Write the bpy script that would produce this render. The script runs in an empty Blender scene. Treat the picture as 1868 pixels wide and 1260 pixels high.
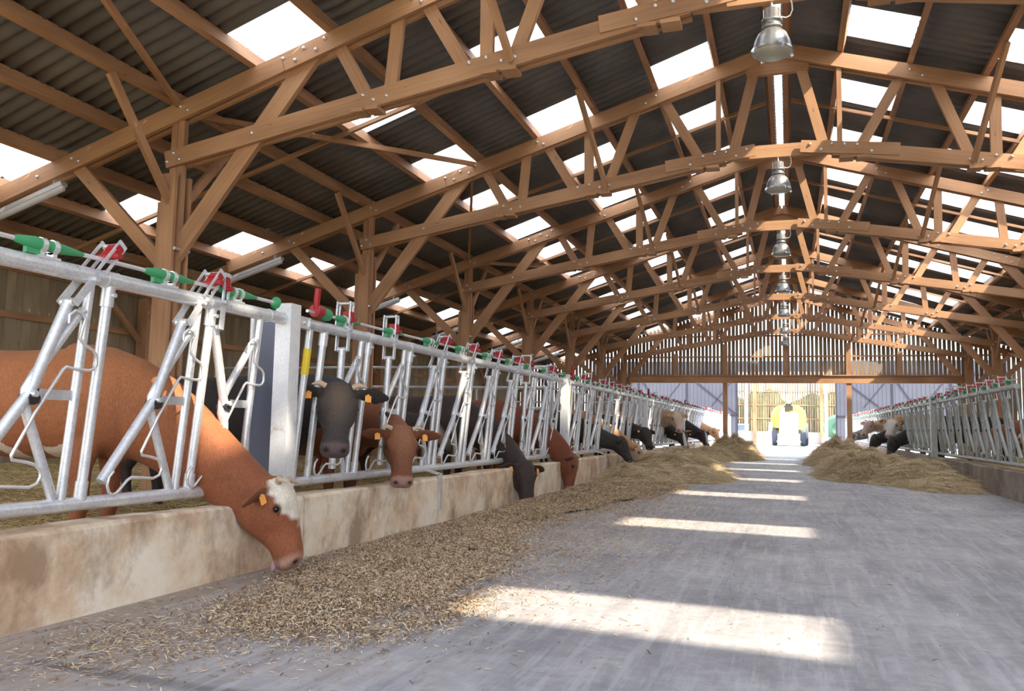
import bpy, math, random
import numpy as np
from mathutils import Vector, Matrix
random.seed(7); rng = np.random.default_rng(7)
SC = bpy.context.scene
COL = SC.collection
R = math.radians
V = Vector

# ------------------------------------------------------------------ helpers
class MB:
    """collects geometry for ONE mesh object"""
    def __init__(s): s.v=[]; s.f=[]; s.uv=[]; s.sm=[]
    def add(s, vs, fs, uvs=None, smooth=False):
        b=len(s.v); s.v += [tuple(p) for p in vs]
        for i,f in enumerate(fs):
            s.f.append(tuple(b+j for j in f)); s.sm.append(smooth)
            if uvs is None: s.uv += [(0.0,0.0)]*len(f)
            else: s.uv += uvs[i]
        return s
    def frame_box(s, c, ax, ay, az, hx, hy, hz):
        """box with half sizes along the three axes, uv in metres with u along ax"""
        c=V(c); ou=random.uniform(0,50); ov=random.uniform(0,50)
        P=lambda i,j,k: c+ax*(hx*i)+ay*(hy*j)+az*(hz*k)
        vs=[P(i,j,k) for i in(-1,1) for j in(-1,1) for k in(-1,1)]
        fs=[(0,1,3,2),(4,6,7,5),(0,4,5,1),(2,3,7,6),(0,2,6,4),(1,5,7,3)]
        L,W,H=2*hx,2*hy,2*hz
        def q(u0,u1,v0,v1,fl=False):
            a=[(u0,v0),(u1,v0),(u1,v1),(u0,v1)]
            return [(ou+x,ov+y) for x,y in a]
        uvs=[[(ou+a*.3,ov+b) for a,b in((0,0),(0,H),(W,H),(W,0))],
             [(ou+a*.3,ov+b) for a,b in((0,0),(W,0),(W,H),(0,H))],
             [(ou+a,ov+1+b) for a,b in((0,0),(L,0),(L,H),(0,H))],
             [(ou+a,ov+2+b) for a,b in((0,0),(0,H),(L,H),(L,0))],
             [(ou+a,ov+3+b) for a,b in((0,0),(0,W),(L,W),(L,0))],
             [(ou+a,ov+4+b) for a,b in((0,0),(L,0),(L,W),(0,W))]]
        return s.add(vs,fs,uvs)
    def box(s, x0,x1,y0,y1,z0,z1, long=None):
        c=((x0+x1)/2,(y0+y1)/2,(z0+z1)/2); h=(abs(x1-x0)/2,abs(y1-y0)/2,abs(z1-z0)/2)
        E=[V((1,0,0)),V((0,1,0)),V((0,0,1))]
        k = max(range(3),key=lambda i:h[i]) if long is None else long
        o=[k,(k+1)%3,(k+2)%3]
        return s.frame_box(c,E[o[0]],E[o[1]],E[o[2]],h[o[0]],h[o[1]],h[o[2]])
    def beam(s, p0, p1, w, h, up=(0,0,1)):
        """w = size across (perp. to up), h = size along up"""
        p0=V(p0); p1=V(p1); d=p1-p0; L=d.length; d.normalize()
        side=d.cross(V(up))
        if side.length<1e-4: side=d.cross(V((0,1,0)))
        side.normalize(); u=side.cross(d).normalized()
        return s.frame_box((p0+p1)/2,d,side,u,L/2,w/2,h/2)
    def tube(s, pts, r, n=10, caps=True):
        pts=[V(p) for p in pts]; rs=r if isinstance(r,(list,tuple)) else [r]*len(pts)
        T=[]
        for i in range(len(pts)):
            a=pts[max(i-1,0)]; b=pts[min(i+1,len(pts)-1)]; t=(b-a)
            T.append(t.normalized() if t.length>1e-9 else V((0,0,1)))
        ref=V((0,0,1)) if abs(T[0].z)<.9 else V((1,0,0))
        nrm=(ref-T[0]*ref.dot(T[0])).normalized()
        vs=[]; fs=[]
        for i,(p,t) in enumerate(zip(pts,T)):
            nrm=(nrm-t*nrm.dot(t)).normalized(); bn=t.cross(nrm)
            for k in range(n):
                a=2*math.pi*k/n; vs.append(p+(nrm*math.cos(a)+bn*math.sin(a))*rs[i])
        for i in range(len(pts)-1):
            for k in range(n):
                fs.append((i*n+k,i*n+(k+1)%n,(i+1)*n+(k+1)%n,(i+1)*n+k))
        s.add(vs,fs,None,True)
        if caps: s.add(vs[:n],[tuple(range(n))[::-1]]); s.add(vs[-n:],[tuple(range(n))])
        return s
    def lathe(s, prof, c=(0,0,0), n=24):
        c=V(c); vs=[];fs=[]
        for r,z in prof:
            for k in range(n):
                a=2*math.pi*k/n; vs.append(c+V((r*math.cos(a),r*math.sin(a),z)))
        for i in range(len(prof)-1):
            for k in range(n):
                fs.append((i*n+k,i*n+(k+1)%n,(i+1)*n+(k+1)%n,(i+1)*n+k))
        return s.add(vs,fs,None,True)
    def mesh(s,name):
        m=bpy.data.meshes.new(name); m.from_pydata(s.v,[],s.f)
        uvl=m.uv_layers.new(name='UVMap')
        uvl.data.foreach_set('uv',np.array(s.uv,dtype=np.float32).ravel())
        m.polygons.foreach_set('use_smooth',s.sm)
        m.update(); return m
    def build(s,name,mat,parent=None,loc=None):
        o=link(name,s.mesh(name),mat,parent)
        if loc is not None: o.location=loc
        return o
def link(name,mesh,mat=None,parent=None,loc=None):
    if mat is not None and not mesh.materials: mesh.materials.append(mat)
    o=bpy.data.objects.new(name,mesh); COL.objects.link(o)
    if parent: o.parent=parent
    if loc is not None: o.location=loc
    return o
def tag(o,label=None,cat=None,group=None,kind=None):
    if label: o['label']=label
    if cat: o['category']=cat
    if group: o['group']=group
    if kind: o['kind']=kind
    return o
def empty(name,loc=(0,0,0)):
    o=bpy.data.objects.new(name,None); COL.objects.link(o); o.location=loc; o.empty_display_size=.1
    return o
def copy_tree(o,parent=None):
    c=o.copy(); COL.objects.link(c); c.parent=parent
    for ch in list(o.children): copy_tree(ch,c)
    return c
ORD=['first','second','third','fourth','fifth','sixth','seventh','eighth','ninth','tenth','eleventh','twelfth','thirteenth','fourteenth','fifteenth','sixteenth']

# ------------------------------------------------------------------ materials
class NT:
    def __init__(s,name):
        s.m=bpy.data.materials.new(name); s.m.use_nodes=True; s.t=s.m.node_tree
        s.b=s.t.nodes['Principled BSDF']; s.out=s.t.nodes['Material Output']
    def n(s,typ,**kw):
        nd=s.t.nodes.new(typ)
        for k,v in kw.items():
            if k in nd.inputs: nd.inputs[k].default_value=v
            else: setattr(nd,k,v)
        return nd
    def l(s,a,b): s.t.links.new(a,b)
    def coord(s,kind='Object',scale=(1,1,1)):
        c=s.n('ShaderNodeTexCoord'); mp=s.n('ShaderNodeMapping'); mp.inputs['Scale'].default_value=scale
        s.l(c.outputs[kind],mp.inputs['Vector']); return mp.outputs['Vector']
    def noise(s,vec,scale=5,detail=4,rough=.55):
        nd=s.n('ShaderNodeTexNoise'); nd.inputs['Scale'].default_value=scale; nd.inputs['Detail'].default_value=detail
        nd.inputs['Roughness'].default_value=rough; s.l(vec,nd.inputs['Vector']); return nd.outputs['Fac']
    def ramp(s,fac,stops):
        nd=s.n('ShaderNodeValToRGB'); cr=nd.color_ramp
        while len(cr.elements)<len(stops): cr.elements.new(.5)
        for e,(p,c) in zip(cr.elements,stops): e.position=p; e.color=(c if len(c)==4 else (*c,1))
        s.l(fac,nd.inputs['Fac']); return nd.outputs['Color']
    def mix(s,fac,a,b,mode='MIX'):
        nd=s.n('ShaderNodeMix'); nd.data_type='RGBA'; nd.blend_type=mode
        def put(sock,v):
            if isinstance(v,(tuple,list)): sock.default_value=(*v,1) if len(v)==3 else v
            elif isinstance(v,(int,float)): sock.default_value=v
            else: s.l(v,sock)
        put(nd.inputs[0],fac); put(nd.inputs[6],a); put(nd.inputs[7],b); return nd.outputs[2]
    def bump(s,h,strength=.3,dist=.01):
        nd=s.n('ShaderNodeBump'); nd.inputs['Strength'].default_value=strength; nd.inputs['Distance'].default_value=dist
        s.l(h,nd.inputs['Height']); s.l(nd.outputs['Normal'],s.b.inputs['Normal'])
    def set(s,**kw):
        for k,v in kw.items():
            k=k.replace('_',' ')
            if hasattr(v,'is_linked'): s.l(v,s.b.inputs[k])
            else: s.b.inputs[k].default_value=(*v,1) if isinstance(v,tuple) and len(v)==3 else v
        return s
def plain(name,c,rough=.5,metal=0.0,**kw):
    t=NT(name); t.set(Base_Color=c,Roughness=rough,Metallic=metal); 
    for k,v in kw.items(): t.b.inputs[k.replace('_',' ')].default_value=v
    return t.m
def wood(name,a,b,knots=True):
    t=NT(name); v=t.coord('UV',(1.2,22,1)); n1=t.noise(v,1.6,5,.6)
    v2=t.coord('UV',(.5,1.2,1)); n2=t.noise(v2,1.3,2,.5)
    c=t.ramp(n1,[(.25,a),(.75,b)])
    c=t.mix(.55,c,t.ramp(n2,[(.3,tuple(x*.62 for x in a)),(.7,tuple(min(1,x*1.15) for x in b))]),'MIX')
    if knots:
        vo=t.n('ShaderNodeTexVoronoi'); vo.inputs['Scale'].default_value=1.0
        t.l(t.coord('UV',(2.2,9,1)),vo.inputs['Vector'])
        k=t.ramp(vo.outputs['Distance'],[(.0,(1,1,1)),(.1,(0,0,0))])
        c=t.mix(k,c,tuple(x*.3 for x in a))
    t.set(Base_Color=c,Roughness=.7); t.bump(n1,.25,.004); return t.m
WOOD=wood('sawn_timber',(.33,.155,.075),(.59,.34,.185))
PLANK=wood('weathered_plank',(.26,.20,.125),(.44,.36,.24))
SLAT=wood('slatted_board',(.20,.15,.10),(.36,.285,.19))
def concrete(name,stops,stain=None,scale=1.0):
    t=NT(name); v=t.coord('Object')
    n1=t.noise(v,1.1*scale,6,.62); n2=t.noise(v,14,4,.7); n3=t.noise(v,90,2,.6)
    c=t.ramp(n1,stops)
    c=t.mix(.35,c,t.ramp(n2,[(.3,(.16,.15,.15)),(.7,(.62,.61,.62))]),'OVERLAY')
    return t,c,v,n2,n3
# passage floor: grey lavender concrete, tyre streaks along the passage
t,c,v,n2,n3=concrete('passage_concrete',[(.3,(.25,.245,.26)),(.5,(.36,.352,.368)),(.7,(.47,.46,.465))])
st=t.noise(t.coord('Object',(3.2,.28,1)),1.6,5,.6)
c=t.mix(t.ramp(st,[(.50,(0,0,0)),(.68,(.6,.6,.6))]),c,(.19,.185,.20))
st2=t.noise(t.coord('Object',(1.5,4.0,1)),.9,4,.6)
c=t.mix(t.ramp(st2,[(.60,(0,0,0)),(.70,(.5,.5,.5))]),c,(.26,.25,.26))
spx=t.n('ShaderNodeSeparateXYZ'); t.l(v,spx.inputs[0])
def mth(op,a,b=None,c_=None):
    nd=t.n('ShaderNodeMath'); nd.operation=op
    for i,x in enumerate((a,b,c_)):
        if x is None: continue
        if hasattr(x,'is_linked'): t.l(x,nd.inputs[i])
        else: nd.inputs[i].default_value=x
    return nd.outputs[0]
X_,Y_=spx.outputs['X'],spx.outputs['Y']
# brown feed dust trodden into the concrete towards the left trough wall
dm=mth('MULTIPLY_ADD',X_,-.42,-.50); dn=mth('MULTIPLY',t.noise(v,2.6,6,.65),1.5)
dust=mth('MULTIPLY',mth('MINIMUM',mth('MAXIMUM',mth('ADD',dm,mth('SUBTRACT',dn,.75)),0.0),1.0),.75)
c=t.mix(dust,c,(.33,.25,.18))
# dark streak along a short line
A=(-2.85,2.77); B=(-1.75,2.72)
dx,dy=B[0]-A[0],B[1]-A[1]; L=math.hypot(dx,dy); nx,ny=-dy/L,dx/L
dist=mth('ABSOLUTE',mth('ADD',mth('MULTIPLY',X_,nx),mth('MULTIPLY_ADD',Y_,ny,-(A[0]*nx+A[1]*ny))))
m_=mth('MULTIPLY_ADD',mth('ADD',dist,mth('MULTIPLY',t.noise(v,6,4,.6),.06)),-18.0,1.6)
m_=mth('MINIMUM',mth('MAXIMUM',m_,0.0),.65); al=mth('ADD',mth('MULTIPLY',X_,dx/L),mth('MULTIPLY_ADD',Y_,dy/L,-(A[0]*dx+A[1]*dy)/L))
m_=mth('MULTIPLY',m_,mth('MULTIPLY',mth('GREATER_THAN',al,0.0),mth('LESS_THAN',al,L)))
c=t.mix(m_,c,(.10,.095,.105))
tr_=t.noise(t.coord('Object',(7,.5,1)),2.2,4,.7)
c=t.mix(t.ramp(tr_,[(.50,(0,0,0)),(.62,(.35,.35,.35))]),c,(.55,.54,.56))
t.set(Base_Color=c,Roughness=.62); t.bump(t.mix(.5,n2,n3),.4,.008); FLOOR=t.m
# trough wall: warm stained concrete
t,c,v,n2,n3=concrete('trough_concrete',[(.32,(.55,.38,.24)),(.47,(.74,.59,.42)),(.62,(.85,.77,.64))],scale=1.5)
st=t.noise(t.coord('Object',(1,1.2,.9)),1.7,6,.65)
c=t.mix(t.ramp(st,[(.5,(0,0,0)),(.64,(.8,.8,.8))]),c,(.30,.19,.11))
t.set(Base_Color=c,Roughness=.75); t.bump(t.mix(.5,n2,n3),.35,.008); CURB=t.m
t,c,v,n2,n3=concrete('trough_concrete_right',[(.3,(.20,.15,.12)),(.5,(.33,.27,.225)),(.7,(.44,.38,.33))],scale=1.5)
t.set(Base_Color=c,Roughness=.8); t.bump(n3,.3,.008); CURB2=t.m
t,c,v,n2,n3=concrete('yard_concrete',[(.3,(.45,.44,.44)),(.7,(.6,.59,.58))]); t.set(Base_Color=c,Roughness=.8); YARD=t.m
t,c,v,n2,n3=concrete('plinth_concrete',[(.3,(.55,.54,.54)),(.7,(.72,.71,.7))]); t.set(Base_Color=c,Roughness=.8); PLINTH=t.m
# galvanised steel
def galv(name,lo,hi,rough=.42,metal=.75):
    t=NT(name); v=t.coord('Object'); vo=t.n('ShaderNodeTexVoronoi'); vo.inputs['Scale'].default_value=70; t.l(v,vo.inputs['Vector'])
    n1=t.noise(v,9,5,.65)
    c=t.mix(.5,t.ramp(vo.outputs['Distance'],[(0,lo),(.7,hi)]),t.ramp(n1,[(.3,lo),(.65,hi)]))
    c=t.mix(t.ramp(t.noise(v,5,5,.7),[(.60,(0,0,0)),(.72,(.7,.7,.7))]),c,(.36,.27,.19))
    t.set(Base_Color=c,Roughness=rough,Metallic=metal); t.bump(n1,.15,.002); return t.m
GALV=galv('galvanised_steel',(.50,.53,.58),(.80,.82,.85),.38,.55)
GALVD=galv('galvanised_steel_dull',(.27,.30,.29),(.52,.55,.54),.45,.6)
ZINC=plain('bright_zinc',(.82,.82,.84),.3,.6)
BOLT=plain('zinc_bolt',(.75,.76,.8),.3,.7)
RUBBER=plain('black_rubber',(.02,.02,.025),.5)
GREEN=plain('green_plastic',(.05,.32,.13),.45)
RED=plain('red_plastic',(.36,.012,.016),.45)
YELLOW=plain('yellow_sticker',(.85,.62,.02),.4)
FRAMEW=galv('pale_galvanised_post',(.66,.67,.70),(.86,.87,.88),.5,.25)
# roof sheet (fibre cement, dark underside)
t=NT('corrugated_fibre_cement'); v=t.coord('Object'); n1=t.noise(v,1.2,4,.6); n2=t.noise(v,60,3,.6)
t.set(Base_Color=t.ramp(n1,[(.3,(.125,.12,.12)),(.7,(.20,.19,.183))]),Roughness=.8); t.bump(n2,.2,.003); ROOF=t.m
def skymat(name,clear):
    t=NT(name); t.t.nodes.remove(t.b)
    tr=t.n('ShaderNodeBsdfTranslucent'); tr.inputs['Color'].default_value=(.86,.90,.95,1)
    tp=t.n('ShaderNodeBsdfTransparent'); tp.inputs['Color'].default_value=(.97,.97,.95,1)
    mx=t.n('ShaderNodeMixShader'); mx.inputs[0].default_value=clear
    t.l(tr.outputs[0],mx.inputs[1]); t.l(tp.outputs[0],mx.inputs[2]); t.l(mx.outputs[0],t.out.inputs['Surface']); return t.m
SKYC=skymat('clear_rooflight_sheet',.85); SKYM=skymat('milky_rooflight_sheet',.02)
# steel door sheet, darkened in colour to stand for its shade
t=NT('shade_darkened_door_sheet'); v=t.coord('Object'); t.set(Base_Color=t.ramp(t.noise(v,.6,3,.5),[(.3,(.080,.083,.112)),(.7,(.10,.105,.14))]),Roughness=.5,Metallic=.1); DOORM=t.m
DARKST=plain('dark_steel',(.035,.035,.05),.5,.3)
# straw / feed
def straw(name,cols,rough=.8):
    t=NT(name); g=t.n('ShaderNodeAttribute'); g.attribute_name='rnd'
    c=t.ramp(g.outputs['Fac'],cols); t.set(Base_Color=c,Roughness=rough); return t.m
HAY=straw('dry_hay',[(0,(.34,.22,.11)),(.35,(.60,.45,.26)),(.75,(.80,.64,.41)),(1,(.92,.80,.57))])
FEED=straw('chopped_feed',[(0,(.11,.065,.035)),(.35,(.40,.26,.15)),(.75,(.64,.47,.30)),(1,(.88,.76,.56))])
BED=straw('bedding_straw',[(0,(.40,.27,.10)),(.5,(.72,.54,.25)),(1,(.92,.78,.45))])
t=NT('feed_bed'); v=t.coord('Object'); t.set(Base_Color=t.ramp(t.noise(v,22,5,.7),[(.35,(.14,.09,.04)),(.6,(.36,.26,.13)),(.75,(.52,.40,.22))]),Roughness=.9); t.bump(t.noise(v,60,3,.7),.8,.02); FEEDB=t.m
t=NT('hay_bed'); v=t.coord('Object'); t.set(Base_Color=t.ramp(t.noise(v,18,5,.7),[(.35,(.24,.16,.075)),(.6,(.47,.35,.19)),(.78,(.66,.52,.32))]),Roughness=.9); t.bump(t.noise(v,50,3,.7),.8,.03); HAYB=t.m
t=NT('straw_bed'); v=t.coord('Object'); t.set(Base_Color=t.ramp(t.noise(v,14,5,.7),[(.35,(.28,.18,.07)),(.6,(.55,.40,.18)),(.78,(.78,.60,.30))]),Roughness=.9); t.bump(t.noise(v,40,3,.7),.8,.03); BEDB=t.m
# coat: colour comes from the coat colour attribute of each animal
def coatmat(name,bump):
    t=NT(name); a=t.n('ShaderNodeAttribute'); a.attribute_name='coat'
    v=t.coord('Object',(1,1,.35)); n1=t.noise(v,120,3,.6); n2=t.noise(t.coord('Object'),5,3,.5)
    c=t.mix(1.0,a.outputs['Color'],t.ramp(n1,[(.3,(.72,.70,.68)),(.7,(1.12,1.12,1.12))]),'MULTIPLY')
    c=t.mix(.6,c,t.ramp(n2,[(.3,(.78,.76,.74)),(.7,(1.1,1.1,1.1))]),'MULTIPLY')
    t.set(Base_Color=c,Roughness=.72); t.b.inputs['Sheen Weight'].default_value=.04; t.bump(n1,bump,.006)
    t.b.inputs['Specular IOR Level'].default_value=.3; return t.m
COAT=coatmat('short_hair_coat',.45)
HORN=plain('horn',(.50,.38,.27),.4); EYE=plain('wet_dark_eye',(.012,.008,.008),.08)
EYELID=plain('eyelid_skin',(.10,.055,.045),.5)
TAGM=plain('orange_ear_tag',(.86,.36,.06),.45); TONGUE=plain('pink_tongue',(.62,.42,.44),.35)
HOOF=plain('hoof',(.05,.04,.035),.5)

# ------------------------------------------------------------------ layout numbers
T=[3.04+4.5*k for k in range(8)]                 # truss planes
ROOFZ=lambda x:6.67-.305*abs(x)
CHZ=lambda x:6.35-.305*abs(x)
PUR=[.14,.85,1.72,2.62,3.55,4.48,5.40,6.30,7.20,8.10,9.00,9.85,10.75]
PUR_L=PUR[:7]+[6.42]+PUR[8:]; PUR_R=PUR[:4]+[3.50,5.15,5.75]+PUR[7:]  # right purlins shifted so they do not split the sun patches
Y_A,Y_B=-1.2,35.0
XW=10.9

# ------------------------------------------------------------------ setting
g=MB(); g.box(-3.32,3.45,-4,T[7]+.3,-.12,0); tag(g.build('floor',FLOOR),kind='structure')
g=MB(); g.box(-14,14,T[7]+.3,95,-.14,-.004); tag(g.build('floor',YARD),kind='structure')
for sx in(-1,1):
    g=MB(); g.box(sx*3.5,sx*11.2,-4,T[7]+.3,-.14,.10); g.build('floor',BEDB)['kind']='structure'
g=MB(); g.box(-60,60,-40,160,-.4,-.16)
t=NT('grass_ground'); v=t.coord('Object'); t.set(Base_Color=t.ramp(t.noise(v,.8,4,.6),[(.3,(.06,.09,.03)),(.7,(.16,.19,.08))]),Roughness=.9)
tag(g.build('floor',t.m),kind='structure')

# trough walls, cast in lengths
def curb(sx,x0,y0,y1,mat,n):
    g=MB(); xa=sx*x0; xb=sx*(x0+.2)
    H=.456
    # bevelled top profile
    prof=[(xa,-.05),(xa,H-.02),(xa+sx*.02,H),(xb-sx*.02,H),(xb,H-.02),(xb,-.05)]
    vs=[];ny=24
    for j in range(ny+1):
        y=y0+(y1-y0)*j/ny
        for i,(x,z) in enumerate(prof):
            w=.006*math.sin(y*3.1+i)+random.uniform(-.003,.003)
            vs.append((x+(w if i in(1,2) else 0),y,z+(w if 0<i<5 else 0)))
    fs=[];m=len(prof)
    for j in range(ny):
        for i in range(m-1): fs.append((j*m+i,j*m+i+1,(j+1)*m+i+1,(j+1)*m+i))
    fs.append(tuple(range(m))); fs.append(tuple(ny*m+i for i in range(m))[::-1])
    g.add(vs,fs); return g.build('feed_trough_wall',mat)
LY=[(1.0,5.50),(5.512,7.98),(7.992,13.65),(13.662,21.8),(21.812,29.9),(29.912,T[7]+.2),(T[7]+.212,54.0)]
for i,(a,b) in enumerate(LY):
    tag(curb(-1,3.30,a,b,CURB,i),'low stained concrete trough wall along the left feed barrier, %s length from the camera'%ORD[i],'low wall','trough wall lengths on the left')
RY=[(9.0,14.45),(14.462,17.6),(17.612,22.6),(22.612,30.7),(30.712,T[7]+.2),(T[7]+.212,54.0)]
for i,(a,b) in enumerate(RY):
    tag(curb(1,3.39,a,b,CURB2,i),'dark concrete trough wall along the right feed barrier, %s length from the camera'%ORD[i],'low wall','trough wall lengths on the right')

# side walls of vertical planks with girts
def plank_wall(name,sx,y0,y1,z0,ztop,mat,pitch,gap,axis='y',at=None,topf=None,zf=None):
    g=MB(); y=y0
    while y<y1:
        w=pitch-gap*random.uniform(.6,1.3)
        zt=topf(y+w/2) if topf else ztop
        zb=zf(y+w/2) if zf else z0
        o=random.uniform(-.006,.006)
        if zt>zb:
            if axis=='y': g.box(sx*at+o,sx*at+o+.025,y,y+w,zb,zt,2)
            else: g.box(y,y+w,at+o,at+o+.025,zb,zt,2)
        y+=pitch
    return tag(g.build(name,mat),kind='structure')
plank_wall('wall_left',-1,-1,T[7],.0,3.30,PLANK,.15,.004,'y',XW)
plank_wall('wall_right',1,-1,T[7],.0,3.30,PLANK,.15,.012,'y',XW)
for sx,nm in((-1,'left'),(1,'right')):
    for z in(1.15,2.5,3.2):
        g=MB(); g.box(sx*(XW-.07),sx*(XW-.005),-1,T[7],z-.05,z+.05,1); o=g.build('wall_girt',WOOD)
        tag(o,'horizontal timber girt nailed along the %s plank wall, %s'%(nm,{1.15:'lowest of three',2.5:'middle of three',3.2:'topmost, at the eave'}[z]),'girt','girts of the side walls')
# gable (upper part, slatted) at T[7]
plank_wall('wall_back',1,-XW,XW,3.05,6,SLAT,.15,.036,'x',T[7]+.18,topf=lambda x:ROOFZ(x)-.06,zf=lambda x:3.02 if abs(x)<6.1 else .0)
for z in(3.92,4.75):
    g=MB(); g.box(-XW if z<3.5 else -min(XW,(6.4-z)/.305),min(XW,(6.4-z)/.305),T[7]+.12,T[7]+.175,z-.03,z+.03,0)
    tag(g.build('gable_rail',WOOD),'thin horizontal rail behind the gable slats, %s'%('lower one' if z<4.5 else 'upper one'),'rail','rails of the slatted gable')
g=MB(); g.box(-6.15,6.15,T[7]-.11,T[7]+.10,2.86,3.14,0); g.box(-6.15,6.15,T[7]-.16,T[7]+.14,3.14,3.18,0)
tag(g.build('gable_beam',WOOD),'long horizontal timber beam carrying the slatted gable at the far end','beam')
for i,x in enumerate((-4.25,-2.3,0.0,2.3,4.1)):
    g=MB(); z0=0 if abs(abs(x)-2.3)<.1 else 3.18; zt=4.85-.19*abs(x)
    g.box(x-.09,x+.09,T[7]-.07,T[7]+.11,z0,zt,2)
    tag(g.build('gable_post',WOOD),['timber stud of the gable, leftmost','tall gable post left of the far opening','centre gable stud under the ridge','tall gable post right of the far opening','timber stud of the gable, rightmost'][i],'post','gable posts')

# ------------------------------------------------------------------ roof sheets with rooflights
WAVE=.18; STEP=.0225
snap=lambda y:round(y/.18)*.18
SL_LEFT=[(snap(6.98+2.25*k),snap(6.98+2.25*k)+.9) for k in range(-2,13)]
SL_RIGHT=[(snap(11.0+2.25*k),snap(11.0+2.25*k)+.9) for k in range(-4,11)]
ROWS_L=[(.9,1.66,'top row'),(2.68,3.50,'second row'),(4.54,5.36,'third row'),(8.16,8.95,'eave row')]
ROWS_R=[(.85,1.66,'top row'),(2.68,3.50,'second row'),(3.55,5.1,'third row'),(8.16,8.95,'eave row')]  # third row mostly out of view, placed and stretched to throw sun patches
def wz(y,ph=0): return .024*math.sin(2*math.pi*y/WAVE)
def roof_strip(g,sx,x0,x1,y0,y1,drop0=.0,drop1=.035,thick=True):
    n=max(1,int(round((y1-y0)/STEP))); vs=[];fs=[]
    for i in range(n+1):
        y=y0+(y1-y0)*i/n; w=wz(y)
        for x,d in((x0,drop0),(x1,drop1)):
            vs.append((sx*x,y,ROOFZ(x)+w-d)); vs.append((sx*x,y,ROOFZ(x)+w-d+.008))
    for i in range(n):
        a=4*i;b=4*(i+1)
        fs+=[(a,b,b+2,a+2),(a+1,a+3,b+3,b+1),(a+2,b+2,b+3,a+3),(a,a+1,b+1,b)]
    fs+=[(0,2,3,1),(4*n,4*n+1,4*n+3,4*n+2)]
    g.add(vs,fs,None,True)
g=MB()
for sx,rows,sl in((-1,ROWS_L,SL_LEFT),(1,ROWS_R,SL_RIGHT)):
    EDG=[.06]+(PUR_L if sx<0 else PUR_R)[1:]+[11.25]
    for i in range(len(EDG)-1):
        a,b=EDG[i],EDG[i+1]; mid=(a+b)/2
        rr=[r for r in rows if r[0]-.1<mid<r[1]+.1]
        y=Y_A
        if rr:
            for s0,s1 in sl:
                if sx>0 and rr[0][2]=='third row': s0,s1=s0-.36,s1-.18
                if s0>y and s1<Y_B: roof_strip(g,sx,a,b+.06,y,s0); y=s1
        roof_strip(g,sx,a,b+.06,y,Y_B)
tag(g.build('ceiling',ROOF),kind='structure')
def rooflight(sx,x0,x1,mat,e=0):
    Ln=.98+e; g=MB(); n=int(Ln/STEP); vs=[];fs=[]
    for i in range(n+1):
        y=-.04-2*e+Ln*i/n; w=wz(y)
        for x,d in((x0,-.012),(x1,.02)): vs.append((sx*x,y,ROOFZ(x)+w-d))
    for i in range(n): fs.append((2*i,2*i+2,2*i+3,2*i+1))
    g.add(vs,fs,None,True); m=g.mesh('rooflight'); m.materials.append(mat); return m
for sx,rows,sl,nm in((-1,ROWS_L,SL_LEFT,'left'),(1,ROWS_R,SL_RIGHT,'right')):
    EDG=[.06]+(PUR_L if sx<0 else PUR_R)[1:]+[11.25]
    for ri,(x0,x1,rn) in enumerate(rows):
        # lights stretch between two purlins
        k=[i for i in range(len(EDG)-1) if EDG[i]<(x0+x1)/2<EDG[i+1]]
        a,b=EDG[k[0]],EDG[k[0]+1]
        e=.18 if sx>0 and ri==2 else 0
        me=rooflight(sx,a,b+.05,SKYM,e); mc=rooflight(sx,a,b+.05,SKYC,e)
        for j,(s0,s1) in enumerate(sl):
            if s0<Y_A+1: continue
            clear = sx>0 and ri in(0,2) and (j-4)%2==0  # alternate sheets made clear where the sun patches need them
            # snap phase of waves to the roof
            o=link('rooflight',mc if clear else me); o.location=(0,s0,0)
            tag(o,'translucent corrugated rooflight in the %s roof slope, %s, %s from the camera'%(nm,rn,ORD[j]),'rooflight','rooflights in the %s slope'%nm)
# right third-row openings are placed and lengthened to shape the floor sun patches
g=MB(); n=900; vs=[];fs=[]
for i in range(n+1):
    y=Y_A+(Y_B-Y_A)*i/n; z=ROOFZ(0)+.01+.012*math.sin(2*math.pi*y/.12)
    vs+=[(-.085,y,z-.03),(0,y,z+.03),(.085,y,z-.03)]
for i in range(n):
    a=3*i; fs+=[(a,a+3,a+4,a+1),(a+1,a+4,a+5,a+2)]
g.add(vs,fs,None,True); tag(g.build('ridge_light',SKYM),'narrow zigzag translucent strip running along the ridge','ridge light')

# purlins
for sx,nm in((-1,'left'),(1,'right')):
    for i,x in enumerate(PUR_L if sx<0 else PUR_R):
        g=MB(); y=Y_A
        while y<Y_B-.1:
            y1=min(y+4.5*2+ (0 if y>Y_A else 3.9),Y_B); g.beam((sx*x,y,ROOFZ(x)-.125),(sx*x,y1-.004,ROOFZ(x)-.125),.075,.16,up=(sx*.29,0,.957)); y=y1
        tag(g.build('roof_purlin',WOOD),'long timber purlin under the %s roof slope, %s down from the ridge'%(nm,ORD[i]),'purlin','purlins under the roof')
# thin mid-bay battens down each slope
for sx,nm in((-1,'left'),(1,'right')):
    for k in range(1,len(T)-1):
        y=T[k]+1.98
        g=MB(); g.beam((sx*.2,y,ROOFZ(.2)-.23),(sx*9.9,y,ROOFZ(9.9)-.23),.05,.05)
        tag(g.build('roof_batten',WOOD),'thin batten running down the %s roof slope in the %s bay from the camera'%(nm,ORD[k]),'batten','thin mid-bay battens')
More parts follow.
